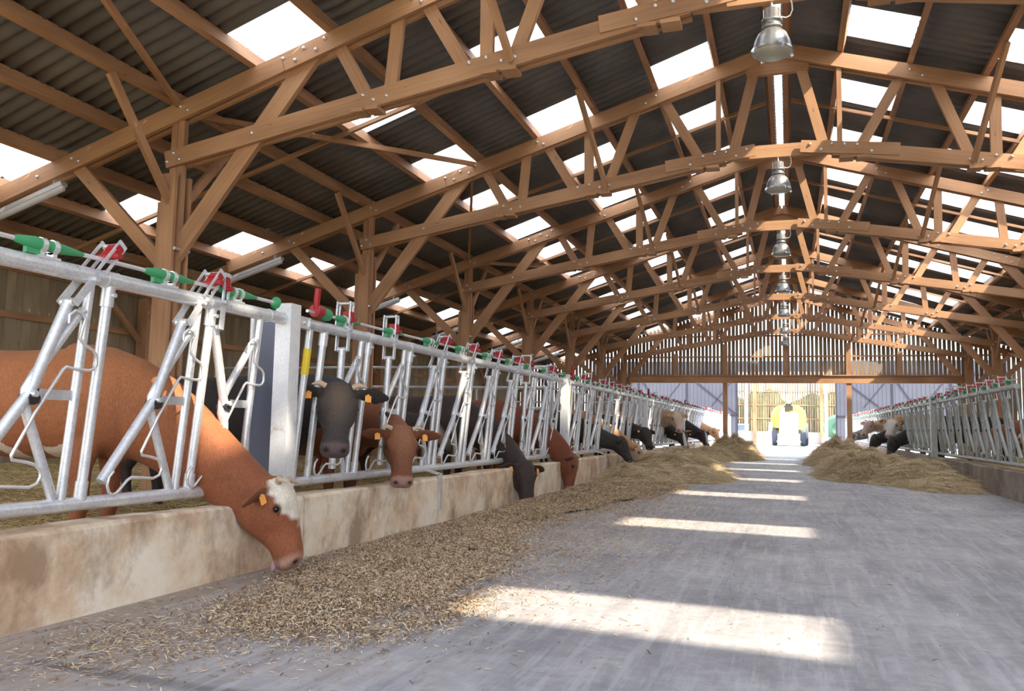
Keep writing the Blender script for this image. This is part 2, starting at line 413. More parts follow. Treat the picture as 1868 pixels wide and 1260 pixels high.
# thin diagonal wind braces in the roof plane
def wb(p,q,lab):
    g=MB(); g.beam((p[0],p[1],ROOFZ(p[0])-.24),(q[0],q[1],ROOFZ(q[0])-.24),.045,.07)
    tag(g.build('wind_brace',WOOD),lab,'brace','diagonal wind braces')
wb((-4.7,3.2),(-6.35,7.5),'thin diagonal brace under the left slope, nearest the camera')
wb((-6.4,7.7),(-4.5,12.0),'thin diagonal brace under the left slope, between the two nearest trusses')
wb((-4.6,12.1),(-6.35,16.5),'thin diagonal brace under the left slope, behind the second truss')
wb((-6.4,16.6),(-4.5,21.0),'thin diagonal brace under the left slope, behind the third truss')

# ------------------------------------------------------------------ trusses
UP=(0,0,1)
WEBS=[((4.40,5.02),(3.93,4.28)),((3.68,5.22),(3.76,4.33)),((3.38,5.30),(2.86,4.50)),((2.71,5.52),(2.70,4.55)),
      ((1.98,5.76),(2.42,4.62)),((1.62,5.86),(1.02,4.84)),((.81,6.08),(.81,4.92)),((.28,6.22),(.62,4.92))]
def lowz(x):
    x=abs(x)
    if x<.55: return 4.885
    if x<1.3: return 4.885-(x-.55)*.12
    return 4.795-(x-1.3)*.178
def make_truss(bolts=True):
    r=empty('roof_truss')
    for s in(-1,1):
        g=MB()
        for yy in(-.062,.062): g.beam((s*-.0,yy,CHZ(0)),(s*5.0,yy,CHZ(5.0)),.05,.2)
        for yy in(-.062,.062): g.beam((s*5.005,yy,CHZ(5.005)),(s*9.0,yy,CHZ(9.0)),.05,.2)
        g.build('upper_chord',WOOD,r)
        g=MB(); g.beam((s*8.3,0,CHZ(8.3)-.01),(s*10.8,0,CHZ(10.8)-.01),.055,.17); g.build('rafter_tail',WOOD,r)
        g=MB()
        for yy in(-.062,.062):
            g.beam((s*.72,yy,lowz(.72)),(s*6.47,yy,lowz(6.47)),.05,.19)
        g.build('lower_chord',WOOD,r)
        g=MB(); g.beam((s*4.95,0,CHZ(4.95)-.19),(s*.9,0,CHZ(.9)-.19),.05,.05)
        for (a,b) in WEBS:
            w=MB(); dx,dz=a[0]-b[0],a[1]-b[1]; L=math.hypot(dx,dz)
            w.beam((s*b[0],0,b[1]-.06),(s*(a[0]),0,a[1]),.062,.135); w.build('strut',WOOD,r)
        w=MB(); w.beam((s*6.36,0,2.78),(s*4.62,0,4.98),.062,.2); w.build('knee_brace',WOOD,r)
        w=MB(); w.beam((s*6.50,0,2.72),(s*7.78,0,3.92),.062,.15); w.build('outer_brace',WOOD,r)
        for (x,z,q) in((2.55,lowz(2.6)-.125,.36),(4.0,lowz(4.0)-.12,.30),(1.0,lowz(1.0)-.125,.4)):
            g=MB(); g.box(s*(x-q/2),s*(x-.02),-.1,.1,z,z+.04,0); g.build('packing_block',WOOD,r)
            g=MB(); g.box(s*(x+.02),s*(x+q/2),-.1,.1,z-.01,z+.03,0); g.build('packing_block',WOOD,r)
    g=MB(); g.frame_box((0,0,4.90),V((1,0,0)),V((0,1,0)),V((0,0,1)),.70,.04,.09)
    g.build('collar_block',WOOD,r)
    for s in(-1,1):
        g=MB(); g.beam((s*.30,-.095,4.915),(s*1.55,-.095,lowz(1.5)+.01),.022,.17); g.build('splice_plate',WOOD,r)
    g=MB(); g.box(-.42,.42,-.04,.04,6.02,6.24,0); g.build('ridge_block',WOOD,r)
    bm=MB(); bm.lathe([(.0,-.02),(.012,-.02),(.022,-.006),(.022,0)],n=8); me=bm.mesh('bolt')
    me.transform(Matrix.Rotation(-math.pi/2,4,'X')); me.transform(Matrix.Diagonal((1,1,1,1))); me.materials.append(BOLT)
    P=[]
    for x in(.42,.56,.70,.86,1.02,1.2): P.append((x,lowz(x)+(.045 if int(x*50)%2 else -.04),-.108))
    for x in(2.38,2.52,2.68,2.86,3.75,3.9,4.02): P.append((x,lowz(x)+.04*(-1)**int(x*10),-.088))
    for x,z in((6.36,lowz(6.36)+.05),(6.44,lowz(6.4)-.04),(6.28,lowz(6.3)-.04),(5.35,lowz(5.35)),(6.3,CHZ(6.3)+.04),(6.2,CHZ(6.2)-.04),(7.8,CHZ(7.8)+.03),(7.7,CHZ(7.7)-.04),(8.3,CHZ(8.3)),
                (4.5,CHZ(4.5)+.05),(4.6,CHZ(4.6)-.03),(4.75,CHZ(4.75)+.05),(4.85,CHZ(4.85)-.04),(5.0,CHZ(5)+.04),(3.5,CHZ(3.5)+.03),(3.4,CHZ(3.4)-.04),(1.7,CHZ(1.7)+.02),(1.85,CHZ(1.85)-.03)):
        P.append((x,z,-.088))
    for s in(-1,1):
        for x,z,y in P: link('bolt',me,None,r,(s*x,y,z))
    return r
names=['timber roof truss just in front of the camera, mostly above the frame','timber roof truss across the top of the view, nearest one seen whole at left','timber roof truss carrying the second hanging lamp','timber roof truss carrying the third hanging lamp','timber roof truss carrying the fourth hanging lamp','timber roof truss carrying the fifth hanging lamp','timber roof truss next to the gable','timber roof truss built into the slatted gable at the far end']
tr0=make_truss()
for k in range(8):
    r=tr0 if k==0 else copy_tree(tr0); r.location=(0,T[k],0); tag(r,names[k],'roof truss','roof trusses')
# posts with Y-direction braces
def make_post(s):
    r=empty('timber_post')
    g=MB()
    for xx in(-.045,.045): g.box(xx-.04,xx+.04,-.034,.034,.0,4.33,2)
    for yy in(-.115,.115): g.box(-.09,.09,yy-.022,yy+.022,.0,3.70,2)
    g.build('column',WOOD,r)
    g=MB(); g.box(s*.095,s*.18,-.08,.08,.0,3.40,2); g.build('side_board',WOOD,r)
    g=MB(); g.tube([(-s*.1,-.1,2.86),(-s*.1,.1,2.86)],.014,6); g.tube([(-s*.11,-.12,2.86),(-s*.11,.12,2.86)],.02,6); g.build('bolt',BOLT,r)
    return r
MINDY=[]
for s,nm in((-1,'left'),(1,'right')):
    p0=make_post(s)
    for k in range(8):
        if k==0 and s>0: pass
        r=p0 if k==0 else copy_tree(p0); r.location=(s*6.36,T[k],0)
        tag(r,'sawn timber roof post on the %s side under the %s truss from the camera'%(nm,ORD[k]),'post','roof posts')
    g=MB(); x=s*6.36
    brs=[]
    for k in range(8):
        for d in(-1,1):
            yb=T[k]+d*1.05
            if yb>Y_B-.3: continue
            g=MB(); g.beam((x,T[k]+d*.10,3.38),(x,yb,ROOFZ(x)-.26),.05,.095)
            tag(g.build('purlin_brace',WOOD),'slim diagonal brace from the %s %s post up to the purlin, %s side'%(ORD[k],nm,'camera' if d<0 else 'far'),'brace','braces from post to purlin')
for s,nm in((-1,'left'),(1,'right')):
    for k in range(8):
        g=MB(); g.beam((s*2.42,T[k]-.10,lowz(2.42)-.07),(s*2.62,T[k]-1.12,ROOFZ(2.62)-.22),.05,.09)
        tag(g.build('purlin_brace',WOOD),'slim diagonal brace from the lower chord of the %s truss up to a %s purlin'%(ORD[k],nm),'brace','braces from lower chord to purlin')
# wall posts
for s,nm in((-1,'left'),(1,'right')):
    for k in range(0,8):
        g=MB(); g.box(s*(XW-.28),s*(XW-.07),T[k]-.09,T[k]+.09,0,ROOFZ(10.7)-.3,2)
        tag(g.build('wall_post',WOOD),'timber wall post at the %s plank wall under the %s truss from the camera'%(nm,ORD[k]),'post','posts at the side walls')
        if s<0 or k>2:
            g=MB(); g.beam((s*(XW-.16),T[k]-.1,2.35),(s*(XW-.16),T[k]-1.0,3.10),.06,.08)
            tag(g.build('wall_brace',WOOD),'short diagonal brace at the %s plank wall by the %s wall post'%(nm,ORD[k]),'brace','wall braces')

# ------------------------------------------------------------------ lamps
GLASSL=NT('lamp_glass'); GLASSL.set(Base_Color=(.62,.58,.48),Roughness=.25,Alpha=.55); GLASSL=GLASSL.m
ALU=galv('spun_aluminium',(.26,.26,.27),(.44,.44,.45),.35,.85)
def make_lamp():
    r=empty('high_bay_lamp')
    g=MB(); g.lathe([(0,.0),(.05,0),(.075,-.01),(.075,-.10),(.09,-.105),(.09,-.125),(.075,-.13),(.075,-.16),(.088,-.165),(.088,-.185),(.06,-.19),(.0,-.19)],n=24); g.build('ballast_housing',ALU,r)
    g=MB(); g.lathe([(.05,-.185),(.085,-.20),(.125,-.24),(.152,-.30),(.168,-.37),(.176,-.40),(.180,-.402),(.172,-.405),(.163,-.37),(.147,-.30),(.12,-.245),(.08,-.205),(.04,-.195)],n=32); g.build('reflector',ALU,r)
    g=MB(); g.lathe([(.171,-.398),(.171,-.405),(.15,-.425),(.10,-.437),(.0,-.442)],n=32); g.build('glass_cover',GLASSL,r)
    g=MB()
    for k in range(4):
        a=k*math.pi/2+.5; c,s_=math.cos(a),math.sin(a); g.beam((c*.168,s_*.168,-.385),(c*.19,s_*.19,-.42),.02,.03)
    g.build('clip',BOLT,r)
    g=MB(); g.tube([(.075,0,-.08),(.12,0,-.095),(.155,.0,-.08),(.175,.0,-.03),(.17,.0,.04),(.15,0,.1)],.006,6); g.build('cable',plain('white_cable',(.8,.8,.8),.5),r)
    g=MB(); g.tube([(0,0,0),(0,0,.16)],.012,8); g.build('hanger',BOLT,r)
    return r
l0=make_lamp()
for k in range(1,8):
    r=l0 if k==1 else copy_tree(l0); r.location=(0,T[k]-.02 if k<7 else T[k]-.25,4.74); r.scale=(1,1,1)
    tag(r,'domed aluminium lamp hanging under the ridge, %s from the camera'%ORD[k-1],'ceiling lamp','hanging lamps under the ridge')
TUBEM=plain('tube_light_plastic',(.62,.62,.66),.3)
def make_tube(s):
    r=empty('tube_light'); g=MB()
    a=V((s*9.15,-.03,CHZ(9.15)-.20)); b=V((s*7.95,-.03,CHZ(7.95)-.20)); g.beam(a,b,.1,.05); g.build('tray',ZINC,r)
    g=MB(); d=(b-a).normalized(); g.tube([a-V((0,0,.045)),a+d*.02-V((0,0,.045)),b-d*.02-V((0,0,.045)),b-V((0,0,.045))],[.02,.042,.042,.02],14); g.build('diffuser',TUBEM,r)
    g=MB()
    for f in(.12,.88):
        g=MB(); p=a+(b-a)*f; g.box(p.x-.015,p.x+.015,p.y-.015,p.y+.015,p.z,p.z+.12); g.build('bracket',BOLT,r)
    return r
for s,nm in((-1,'left'),(1,'right')):
    t0=make_tube(s)
    for k in range(1,7):
        r=t0 if k==1 else copy_tree(t0); r.location=(0,T[k],0)
        tag(r,'long fluorescent tube light under the %s end of the %s truss from the camera'%(nm,ORD[k]),'tube light','fluorescent tube lights')

# ------------------------------------------------------------------ self-locking feed barriers
XT=3.40; LEAN=.10/1.1
def bx(s,z): return s*LEAN*(1.75-z)
WIRE_APP=[(4.188,1.478),(4.19,1.52),(4.226,1.548),(4.27,1.54),(4.294,1.513),(4.275,1.46),(4.262,1.408),(4.30,1.375),(4.35,1.355),(4.374,1.33),(4.379,1.28),(4.36,1.255),(4.331,1.247),(4.25,1.247),(4.185,1.256),(4.165,1.24),(4.016,1.021),(3.895,0.81),(3.90,.79),(3.98,0.775),(4.03,.76),(4.06,.735),(4.066,.70),(4.045,.665),(3.999,.65),(3.90,.66),(3.83,.665),(3.80,.65),(3.73,.585),(3.70,.575),(3.672,.592),(3.658,.63),(3.668,.675),(3.697,.705)]
WIRE=[(y*(3.5+.1*(1.75-z)/1.1)/3.5-4.45-.03,z) for y,z in WIRE_APP]
def fence_meshes(s,M):
    D={}
    P=lambda y,z,o=0:(bx(s,z)-s*o,y,z)     # o>0 = towards the passage
    def mk(k,g,m): me=g.mesh(k); me.materials.append(m); D[k]=me
    g=MB(); g.tube([P(0,.57),P(0,1.72)],.028,12); g.tube([P(0,1.60),P(0,1.735)],.036,12); g.tube([P(.0,.56),P(0,.66)],.034,12)
    g.tube([P(.0,1.66,.03),P(.0,1.66,.055)],.013,6); mk('vertical_bar',g,M)
    g=MB(); g.tube([P(-.128,.57),P(-.128,1.72)],.025,12); mk('inner_bar',g,M)
    g=MB(); g.tube([P(-.15,1.56,-.0),P(-.20,1.50),P(-.39,1.21),P(-.43,1.13),P(-.425,1.05),P(-.18,.58)],.025,12); mk('bent_bar',g,M)
    g=MB(); g.frame_box(P(-.275,1.112),V((0,1,0)),V((1,0,0)),V((0,0,1)),.15,.006,.026); mk('link_plate',g,M)
    g=MB(); g.tube([P(-.41,1.09,-.03),P(-.41,1.09,.045)],.034,8); g.box(P(0,1.1)[0]-.028,P(0,1.1)[0]+.028,-.43,-.375,1.07,1.14,2); mk('rubber_buffer',g,RUBBER)
    g=MB(); g.tube([P(y,z,.035) for y,z in WIRE],.0085,8); mk('wire_guard',g,ZINC if M is GALV else M)
    st={'open':((-.74,.65),(-.42,1.11),(-.25,1.59),(.02,1.935)),'closed':((-.40,.62),(-.42,1.11),(-.44,1.60),(-.41,1.985)),'tilt':((-.34,.70),(-.42,1.11),(-.60,1.59),(-.57,1.93))}
    for k,(b,pv,tp,ft) in st.items():
        g=MB(); g.tube([P(*b,.01),P(pv[0],pv[1],.012),P(*tp,.0)],.029,12); g.tube([P(*tp,-.04),P(*tp,.04)],.022,10)
        g.tube([P(pv[0]-.0,pv[1],.02),P(pv[0],pv[1],.065)],.016,8); mk('neck_bar_'+k,g,M)
        # fork: two slotted flat arms straddling the top rail
        g=MB(); tv=V((0,ft[0]-tp[0],ft[1]-tp[1])).normalized(); nv=V((1,0,0)).cross(tv)
        a=V(P(*tp)); e=V(P(*ft))
        for sd in(-.062,.062):
            off=V((sd,0,0)); o2=V((sd*.85,0,0))
            L=(e-a).length
            g.frame_box(a+o2+tv*(L*.24),tv,V((1,0,0)),nv,L*.27,.005,.021)
            for q in(-.024,.024): g.frame_box(a+off+tv*(L*.74)+nv*q,tv,V((1,0,0)),nv,L*.27,.006,.007)
            g.frame_box(a+off+tv*(L*1.01),tv,V((1,0,0)),nv,.012,.006,.031)
            g.tube([a+off*.8+tv*.17,a+off*1.3+tv*.17],.016,6)
        g.tube([a+V((-.066,0,0))+tv*(L*1.01),a+V((.066,0,0))+tv*(L*1.01)],.012,6)
        mk('fork_'+k,g,M)
        g=MB(); c=e-tv*(.055 if k!='closed' else .11); g.frame_box(c,tv,V((1,0,0)),nv,.036,.046,.016); g.frame_box(c+tv*.025,tv,V((1,0,0)),nv,.018,.038,.024)
        g.tube([c+V((-.075,0,0))-tv*.03,c+V((.075,0,0))-tv*.03],.017,10); mk('latch_'+k,g,RED)
    g=MB(); ys=[-.62,-.60,-.50,-.46,-.38,-.34,-.24,-.20]; rs=[.013,.020,.034,.030,.030,.028,.016,.012]
    g.tube([P(y,1.845) for y in ys],rs,10); g.frame_box(P(-.50,1.82),V((0,1,0)),V((1,0,0)),V((0,0,1)),.05,.012,.03); mk('green_sleeve',g,GREEN)
    g=MB()
    for yy in(-.46,-.39):
        g.tube([P(yy-.012,1.842),P(yy+.012,1.842)],.039,12); g.box(bx(s,1.8)-.022,bx(s,1.8)+.022,yy-.012,yy+.012,1.765,1.815,2)
    g.box(bx(s,1.8)-.03,bx(s,1.8)+.03,-.49,-.36,1.775,1.79); mk('rod_clamp',g,ZINC if M is GALV else M)
    return D
def build_panel(s,Y0,L,states,M,D,label,kmin=0,sticker=True):
    r=empty('feed_barrier',(s*XT,Y0,0)); tag(r,label,'feed barrier','feed barriers on the %s'%('left' if s<0 else 'right'))
    P=lambda y,z,o=0:(bx(s,z)-s*o,y,z)
    ya=.0 if kmin==0 else 1.03+.86*kmin-.9
    g=MB(); g.tube([P(ya,1.745),P(L-.28,1.745)],.044,16)
    for k in range(9):
        y=1.03+.86*k if k<8 else 7.70
        if k>=kmin: g.tube([P(y-.045,1.745),P(y+.045,1.745)],.0475,16)
    g.build('top_rail',M,r)
    g=MB(); g.tube([P(ya,.54),P(L-.28,.54)],.038,14); g.build('bottom_rail',M,r)
    g=MB(); g.tube([P(ya,1.845),P(L-.45,1.845)],.0125,8); g.build('control_rod',ZINC if M is GALV else M,r)
    # end post, box section, vertical
    g=MB(); g.box(-.065,.065,L-.30,L-.17,.46,1.86,2); g.box(-.075,.075,L-.31,L-.16,.46,.475)
    g.build('end_post',FRAMEW if M is GALV else M,r)
    g=MB(); g.box(-.03,.03,L-.17,L+.03,1.70,1.79,1); g.tube([(-s*.03,L-.06,1.745),(-s*.045,L-.06,1.745)],.016,8); g.build('joint_bracket',ZINC if M is GALV else M,r)
    g=MB(); g.tube([P(L-.45,1.845),P(L-.42,1.845),P(L-.415,1.845),P(L-.40,1.845)],[.02,.045,.045,.02],14); g.build('rod_stop',GREEN,r)
    if kmin==0 and s>0:
        g=MB(); g.tube([P(.07,.56),P(.07,1.72)],.028,12); g.build('vertical_bar',M,r)
    if kmin==0 and s<0:
        g=MB(); g.tube([P(.07,.56),P(.07,1.72)],.028,12); g.build('vertical_bar',M,r)
        g=MB(); g.tube([P(.07,1.36),P(.07,1.56)],.030,12,False); g.build('sticker',YELLOW,r)
        g=MB(); g.tube([P(.28,.56),P(.28,1.72)],.028,12); g.tube([P(.28,1.60),P(.28,1.735)],.036,12); g.build('vertical_bar',M,r)
        g=MB(); g.tube([P(.17,1.86),P(.20,1.86),P(.23,1.85),P(.30,1.85)],[.045,.05,.05,.05],14); b=g.build('locking_handle',GREEN,r)
        g=MB(); g.tube([P(.10,1.86,.0),P(.19,1.86,.0)],.05,12); g.tube([P(.11,1.87,.01),P(.10,1.94,.01),P(.10,2.03,.01)],[.02,.026,.024],10); g.build('lever',RED,b)
        # support leg bracket on the trough wall
        g=MB(); y=2.45
        g.box(-s*-.02,-s*.0+.02*s,y-.02,y+.02,.3,.31); 
        g=MB(); xx=-s*.075+s*(3.30-3.40 if s<0 else 3.39-3.40)*0
        xf=(s*(3.285 if s<0 else 3.375))-s*XT
        g.box(xf-.012,xf+.012,y-.025,y+.025,.14,.50,2); g.beam((xf,y,.49),P(y,.55),.05,.02); g.tube([P(y,.52),P(y,.66)],.03,8); g.build('floor_bracket',M,r)
    for k in range(kmin,9):
        y=1.03+.86*k if k<8 else 7.70
        st=states.get(k,'open' if k<8 else 'tilt')
        loc=(0,y,0)
        for nm in('vertical_bar','inner_bar','bent_bar','link_plate','rubber_buffer','wire_guard','green_sleeve','rod_clamp'):
            if nm=='vertical_bar' and k==8: continue
            link(nm,D[nm],None,r,loc)
        nb=link('neck_bar',D['neck_bar_'+st],None,r,loc); link('fork',D['fork_'+st],None,nb); link('latch',D['latch_'+st],None,nb)
    return r
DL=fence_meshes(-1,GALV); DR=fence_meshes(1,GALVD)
build_panel(-1,-2.58,8.15,{},GALV,DL,'galvanised self-locking feed barrier nearest the camera, with the brown white-faced bull reaching under it',4)
build_panel(-1,5.57,8.13,{0:'closed',1:'closed',6:'closed'},GALV,DL,'galvanised self-locking feed barrier holding the black head and the red-brown head, second on the left')
for i,Y0 in enumerate((13.72,21.87,30.02,38.17,46.32)):
    build_panel(-1,Y0,8.13,{random.randrange(8):'closed' for _ in range(2)},GALV,DL,'galvanised self-locking feed barrier on the left, %s from the camera'%ORD[i+2])
for i,Y0 in enumerate((14.5,22.65,30.8,38.95,47.1)):
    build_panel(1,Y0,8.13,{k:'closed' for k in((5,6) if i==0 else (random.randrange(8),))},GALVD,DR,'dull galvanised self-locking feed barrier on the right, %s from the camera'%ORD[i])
g=MB(); g.box(3.47,3.51,13.4,14.42,.46,2.0); tag(g.build('guard_sheet',plain('blue_grey_sheet_right',(.22,.25,.33),.4,.3)),'blue-grey steel guard sheet at the near end of the right barrier','metal sheet')
# grey sheet behind the first end post, pen gates
g=MB(); g.box(-4.02,-3.98,5.75,6.05,.10,1.84,2); tag(g.build('guard_sheet',plain('blue_grey_sheet',(.33,.37,.50),.4,.3)),'upright blue-grey steel guard sheet behind the white end post','metal sheet')
g=MB(); g.tube([(-3.98,5.72,.1),(-3.98,5.72,1.86)],.02,8); tag(g.build('lit_edge_strip',FRAMEW),'pale upright standing in for the lit edge of the blue-grey guard sheet','post')  # lit left edge of the sheet, built as a pale upright
for j,y in enumerate((13.62,21.8)):
    r=empty('pen_gate',(-3.6,y,0)); tag(r,'tubular pen gate across the left pen, %s from the camera'%ORD[j],'gate','tubular pen gates')
    for z in(.6,.95,1.3,1.65,2.0):
        g=MB(); g.tube([(-.1,0,z),(-6.8,0,z)],.024,10); g.build('rail',GALV,r)
    for x in(-.1,-2.3,-4.5,-6.8):
        g=MB(); g.tube([(x,0,.1),(x,0,2.05)],.028,10); g.build('upright',GALV,r)

# ------------------------------------------------------------------ animals
def loft(g,secs,n=20):
    """secs: (centre, side axis, up axis, half width, top radius, bottom radius[, power])"""
    vs=[];fs=[]
    for sec in secs:
        c,sd,up,hw,rt,rb=sec[:6]; pw=sec[6] if len(sec)>6 else 1.0
        for k in range(n):
            a=2*math.pi*k/n; ca,sa=math.cos(a),math.sin(a)
            ca=math.copysign(abs(ca)**pw,ca); sa=math.copysign(abs(sa)**pw,sa)
            vs.append(V(c)+V(sd)*(hw*ca)+V(up)*((rt if sa>0 else rb)*sa))
    m=len(secs)
    for i in range(m-1):
        for k in range(n): fs.append((i*n+k,i*n+(k+1)%n,(i+1)*n+(k+1)%n,(i+1)*n+k))
    fs.append(tuple(range(n))[::-1]); fs.append(tuple((m-1)*n+k for k in range(n)))
    g.add(vs,fs)
def bez(p,t):
    a,b,c,d=p; return a*(1-t)**3+b*3*t*(1-t)**2+c*3*t*t*(1-t)+d*t**3
def bezt(p,t):
    a,b,c,d=p; return ((b-a)*3*(1-t)**2+(c-b)*6*t*(1-t)+(d-c)*3*t*t).normalized()
COATS={
 'orange':((.42,.165,.065),(.27,.09,.038)),'redbrown':((.27,.095,.045),(.20,.07,.035)),'black':((.028,.024,.025),(.05,.042,.04)),
 'darkbrown':((.065,.042,.038),(.05,.035,.03)),'cream':((.62,.44,.29),(.66,.50,.36)),'tan':((.55,.29,.13),(.50,.27,.13)),'red':((.27,.085,.036),(.19,.058,.028))}
def make_cow(label,base,heading,poll,nose,dorsal,coat,S=1.0,vox=.02,face=None,muz=None,horns=0,tags=(1,1),ear=(.0,-.15),muzcol=(.09,.07,.07),neckf=1.0,body=True,belly=None,eartilt=.0,tongue=False,skirt=None,hws=1.0,hds=1.0,cat='cow'):
    base=V(base); ca,sa=math.cos(heading),math.sin(heading)
    fw=V((ca,sa,0)); sdv=V((-sa,ca,0)); up=V((0,0,1))
    W=lambda x,y,z: base+fw*(x*S)+sdv*(y*S)+up*(z*S)
    u=V(nose).normalized(); w=V(dorsal); w=(w-u*w.dot(u)).normalized(); v=w.cross(u).normalized()   # lateral
    if v.dot(sdv)<0: v=-v
    poll=V(poll)
    WS=1.30*hws; DS=1.20*hds
    H=lambda a,b,c: poll+u*(a*S)+v*(b*S*WS)+w*(c*S*DS)
    g=MB()
    # torso
    tor=[(-1.66,1.12,.10,.10,.14),(-1.58,1.10,.19,.18,.26),(-1.42,1.06,.265,.26,.33),(-1.18,1.03,.29,.315,.33),(-.85,1.00,.315,.34,.33),(-.5,.985,.34,.35,.36),(-.15,.99,.325,.365,.36),(.08,1.0,.29,.36,.36),(.26,1.0,.23,.30,.33),(.40,.99,.15,.2,.24),(.47,.98,.08,.10,.14)]
    loft(g,[(W(x,0,z),sdv,up,hw*S,rt*S,rb*S,.88) for x,z,hw,rt,rb in tor],24)
    # neck
    t_end=(u*1.0+w*.75).normalized() if poll.z<.75 else (u*.75+w*1.0).normalized()
    p0=W(-.10,0,1.05); p3=H(.05,0,-.115)
    Ln=(p3-p0).length
    pts=[p0,p0+(fw*.9+up*.12)*(Ln*.36),p3-t_end*(Ln*.34),p3]
    secs=[];N=9
    for i in range(N):
        f=i/(N-1); c=bez(pts,f); tt=bezt(pts,f); sd=(sdv*(1-f)+v*f); sd=(sd-tt*sd.dot(tt)).normalized(); uu=sd.cross(tt); 
        if uu.dot(up*(1-f)+w*f)<0: uu=-uu
        hw=(.245*(1-f)**1.1+.135*(1-(1-f)**1.1))*S*neckf; rt=(.31*(1-f)+.135*f)*S*neckf; rb=(.36*(1-f)+.165*f)*S*neckf
        secs.append((c,sd,uu,hw,rt,rb,.95))
    loft(g,secs,22)
    # head
    hd=[(-.055,.078,-.02,-.10),(-.03,.098,.018,-.15),(.03,.108,.036,-.20),(.09,.122,.042,-.235),(.15,.124,.040,-.245),(.20,.116,.033,-.23),(.26,.098,.024,-.205),(.33,.080,.014,-.168),(.40,.074,.006,-.143),(.455,.082,.0,-.140),(.50,.088,-.008,-.140),(.53,.080,-.022,-.132),(.548,.055,-.045,-.110)]
    secs=[]
    for a,hw,tp,bt in hd:
        m=(tp+bt)/2; secs.append((H(a,0,m),v,w,hw*S*WS,(tp-m)*S*DS,(m-bt)*S*DS,.82))
    loft(g,secs,24)
    # eye-ridge and cheek bulges
    for sg in(-1,1):
        loft(g,[(H(.10+.03*i,sg*.088,-.015),v,w,r*S,r*S,r*S) for i,r in((0,.02),(1,.038),(2,.040),(3,.026),(4,.01))],12)
        # ears
        ed=(v*sg+u*ear[0]+w*ear[1]).normalized(); wa=(w*math.cos(.5+eartilt)-u*math.sin(.5+eartilt)); wa=(wa-ed*wa.dot(ed)).normalized(); na=ed.cross(wa)
        b0=H(.02,sg*.085,-.045); th=max(.012*S,vox*1.0)
        pr=[(-.04,.024,1.9),(.02,.032,1.6),(.07,.056,1.15),(.13,.078,1),(.19,.076,1),(.25,.052,1),(.29,.018,.9)]
        loft(g,[(b0+ed*(q*S),wa,na,hw*S,th*k,th*k) for q,hw,k in pr],14)
    # legs
    if body:
        for sg in(-1,1):
            fl=[(.06,.13,.95,.15,.10),(.06,.17,.72,.115,.085),(.04,.18,.58,.075,.065),(.05,.18,.42,.058,.055),(.055,.18,.36,.06,.056),(.04,.18,.22,.042,.042),(.05,.18,.12,.05,.046),(.07,.18,.06,.055,.05),(.08,.18,.0,.066,.056)]
            loft(g,[(W(x,sg*y,z),sdv,fw,b*S,a*S,a*S) for x,y,z,a,b in fl],14)
            hl=[(-1.36,.13,1.02,.22,.13),(-1.30,.18,.82,.21,.12),(-1.33,.19,.66,.15,.09),(-1.46,.18,.54,.085,.062),(-1.52,.18,.46,.065,.05),(-1.49,.18,.30,.045,.042),(-1.46,.18,.13,.05,.046),(-1.44,.18,.06,.055,.05),(-1.43,.18,.0,.066,.056)]
            loft(g,[(W(x,sg*y,z),sdv,fw,b*S,a*S,a*S) for x,y,z,a,b in hl],14)
        tl=[W(-1.62,0,1.22),W(-1.72,0,1.10),W(-1.74,0,.9),W(-1.73,0,.65),W(-1.72,0,.5),W(-1.72,0,.36)]
        gt=MB(); gt.tube(tl,[max(r*S,vox*1.1) for r in(.04,.03,.025,.022,.045,.015)],10); g.add(gt.v,gt.f)
        # brisket
        loft(g,[(W(x,0,z),sdv,up,hw*S,r*S,r*S) for x,z,hw,r in((.05,.76,.08,.10),(.18,.74,.12,.14),(.32,.78,.10,.13),(.42,.86,.06,.09))],14)
    me=g.mesh('tmp'); o=bpy.data.objects.new('tmp',me); COL.objects.link(o)
    md=o.modifiers.new('r','REMESH'); md.mode='VOXEL'; md.voxel_size=vox; md.use_smooth_shade=True
    sm=o.modifiers.new('s','SMOOTH'); sm.factor=.5; sm.iterations=max(3,int(.085/vox))
    dg=bpy.context.evaluated_depsgraph_get(); nm_=bpy.data.meshes.new_from_object(o.evaluated_get(dg)); bpy.data.objects.remove(o); bpy.data.meshes.remove(me)
    n=len(nm_.vertices); co=np.empty(n*3,dtype=np.float32); nm_.vertices.foreach_get('co',co); co=co.reshape(-1,3)
    nr=np.empty(n*3,dtype=np.float32); nm_.vertices.foreach_get('normal',nr); nr=nr.reshape(-1,3)
    d=(co-np.array(poll))/S; hu=d@np.array(u); hv=d@np.array(v)/WS; hw_=d@np.array(w)/DS
    db=(co-np.array(base))/S; bxl=db@np.array(fw); byl=db@np.array(sdv); bz=db[:,2]
    inh=(hu>-.08)&(hu<.6)&(np.abs(hv)<.15)&(hw_<.08)&(hw_>-.3)
    def blob(cu,cv,cw,r): return np.exp(-(((hu-cu)**2+(np.abs(hv)-cv)**2+(hw_-cw)**2)/r**2))
    disp=-.024*blob(.520,.050,-.045,.022)-.012*blob(.165,.108,-.040,.024)+.010*blob(.135,.10,-.0,.03)-.010*blob(.30,.085,-.10,.045)+.006*blob(.45,.065,-.05,.03)
    mouth=np.exp(-((hw_+.108+ (hu-.45)*.15)/.008)**2)*(hu>.43)*(hu<.56)
    disp=disp-.005*mouth
    disp=np.where(inh,disp,0)*S
    # folds on the neck
    co=co+nr*disp[:,None]
    nm_.vertices.foreach_set('co',co.ravel())
    c0,c1=[np.array(x) for x in COATS[coat]]
    mixz=np.clip((bz-.6)/.8,0,1)[:,None]; C=c1*(1-mixz)+c0*mixz
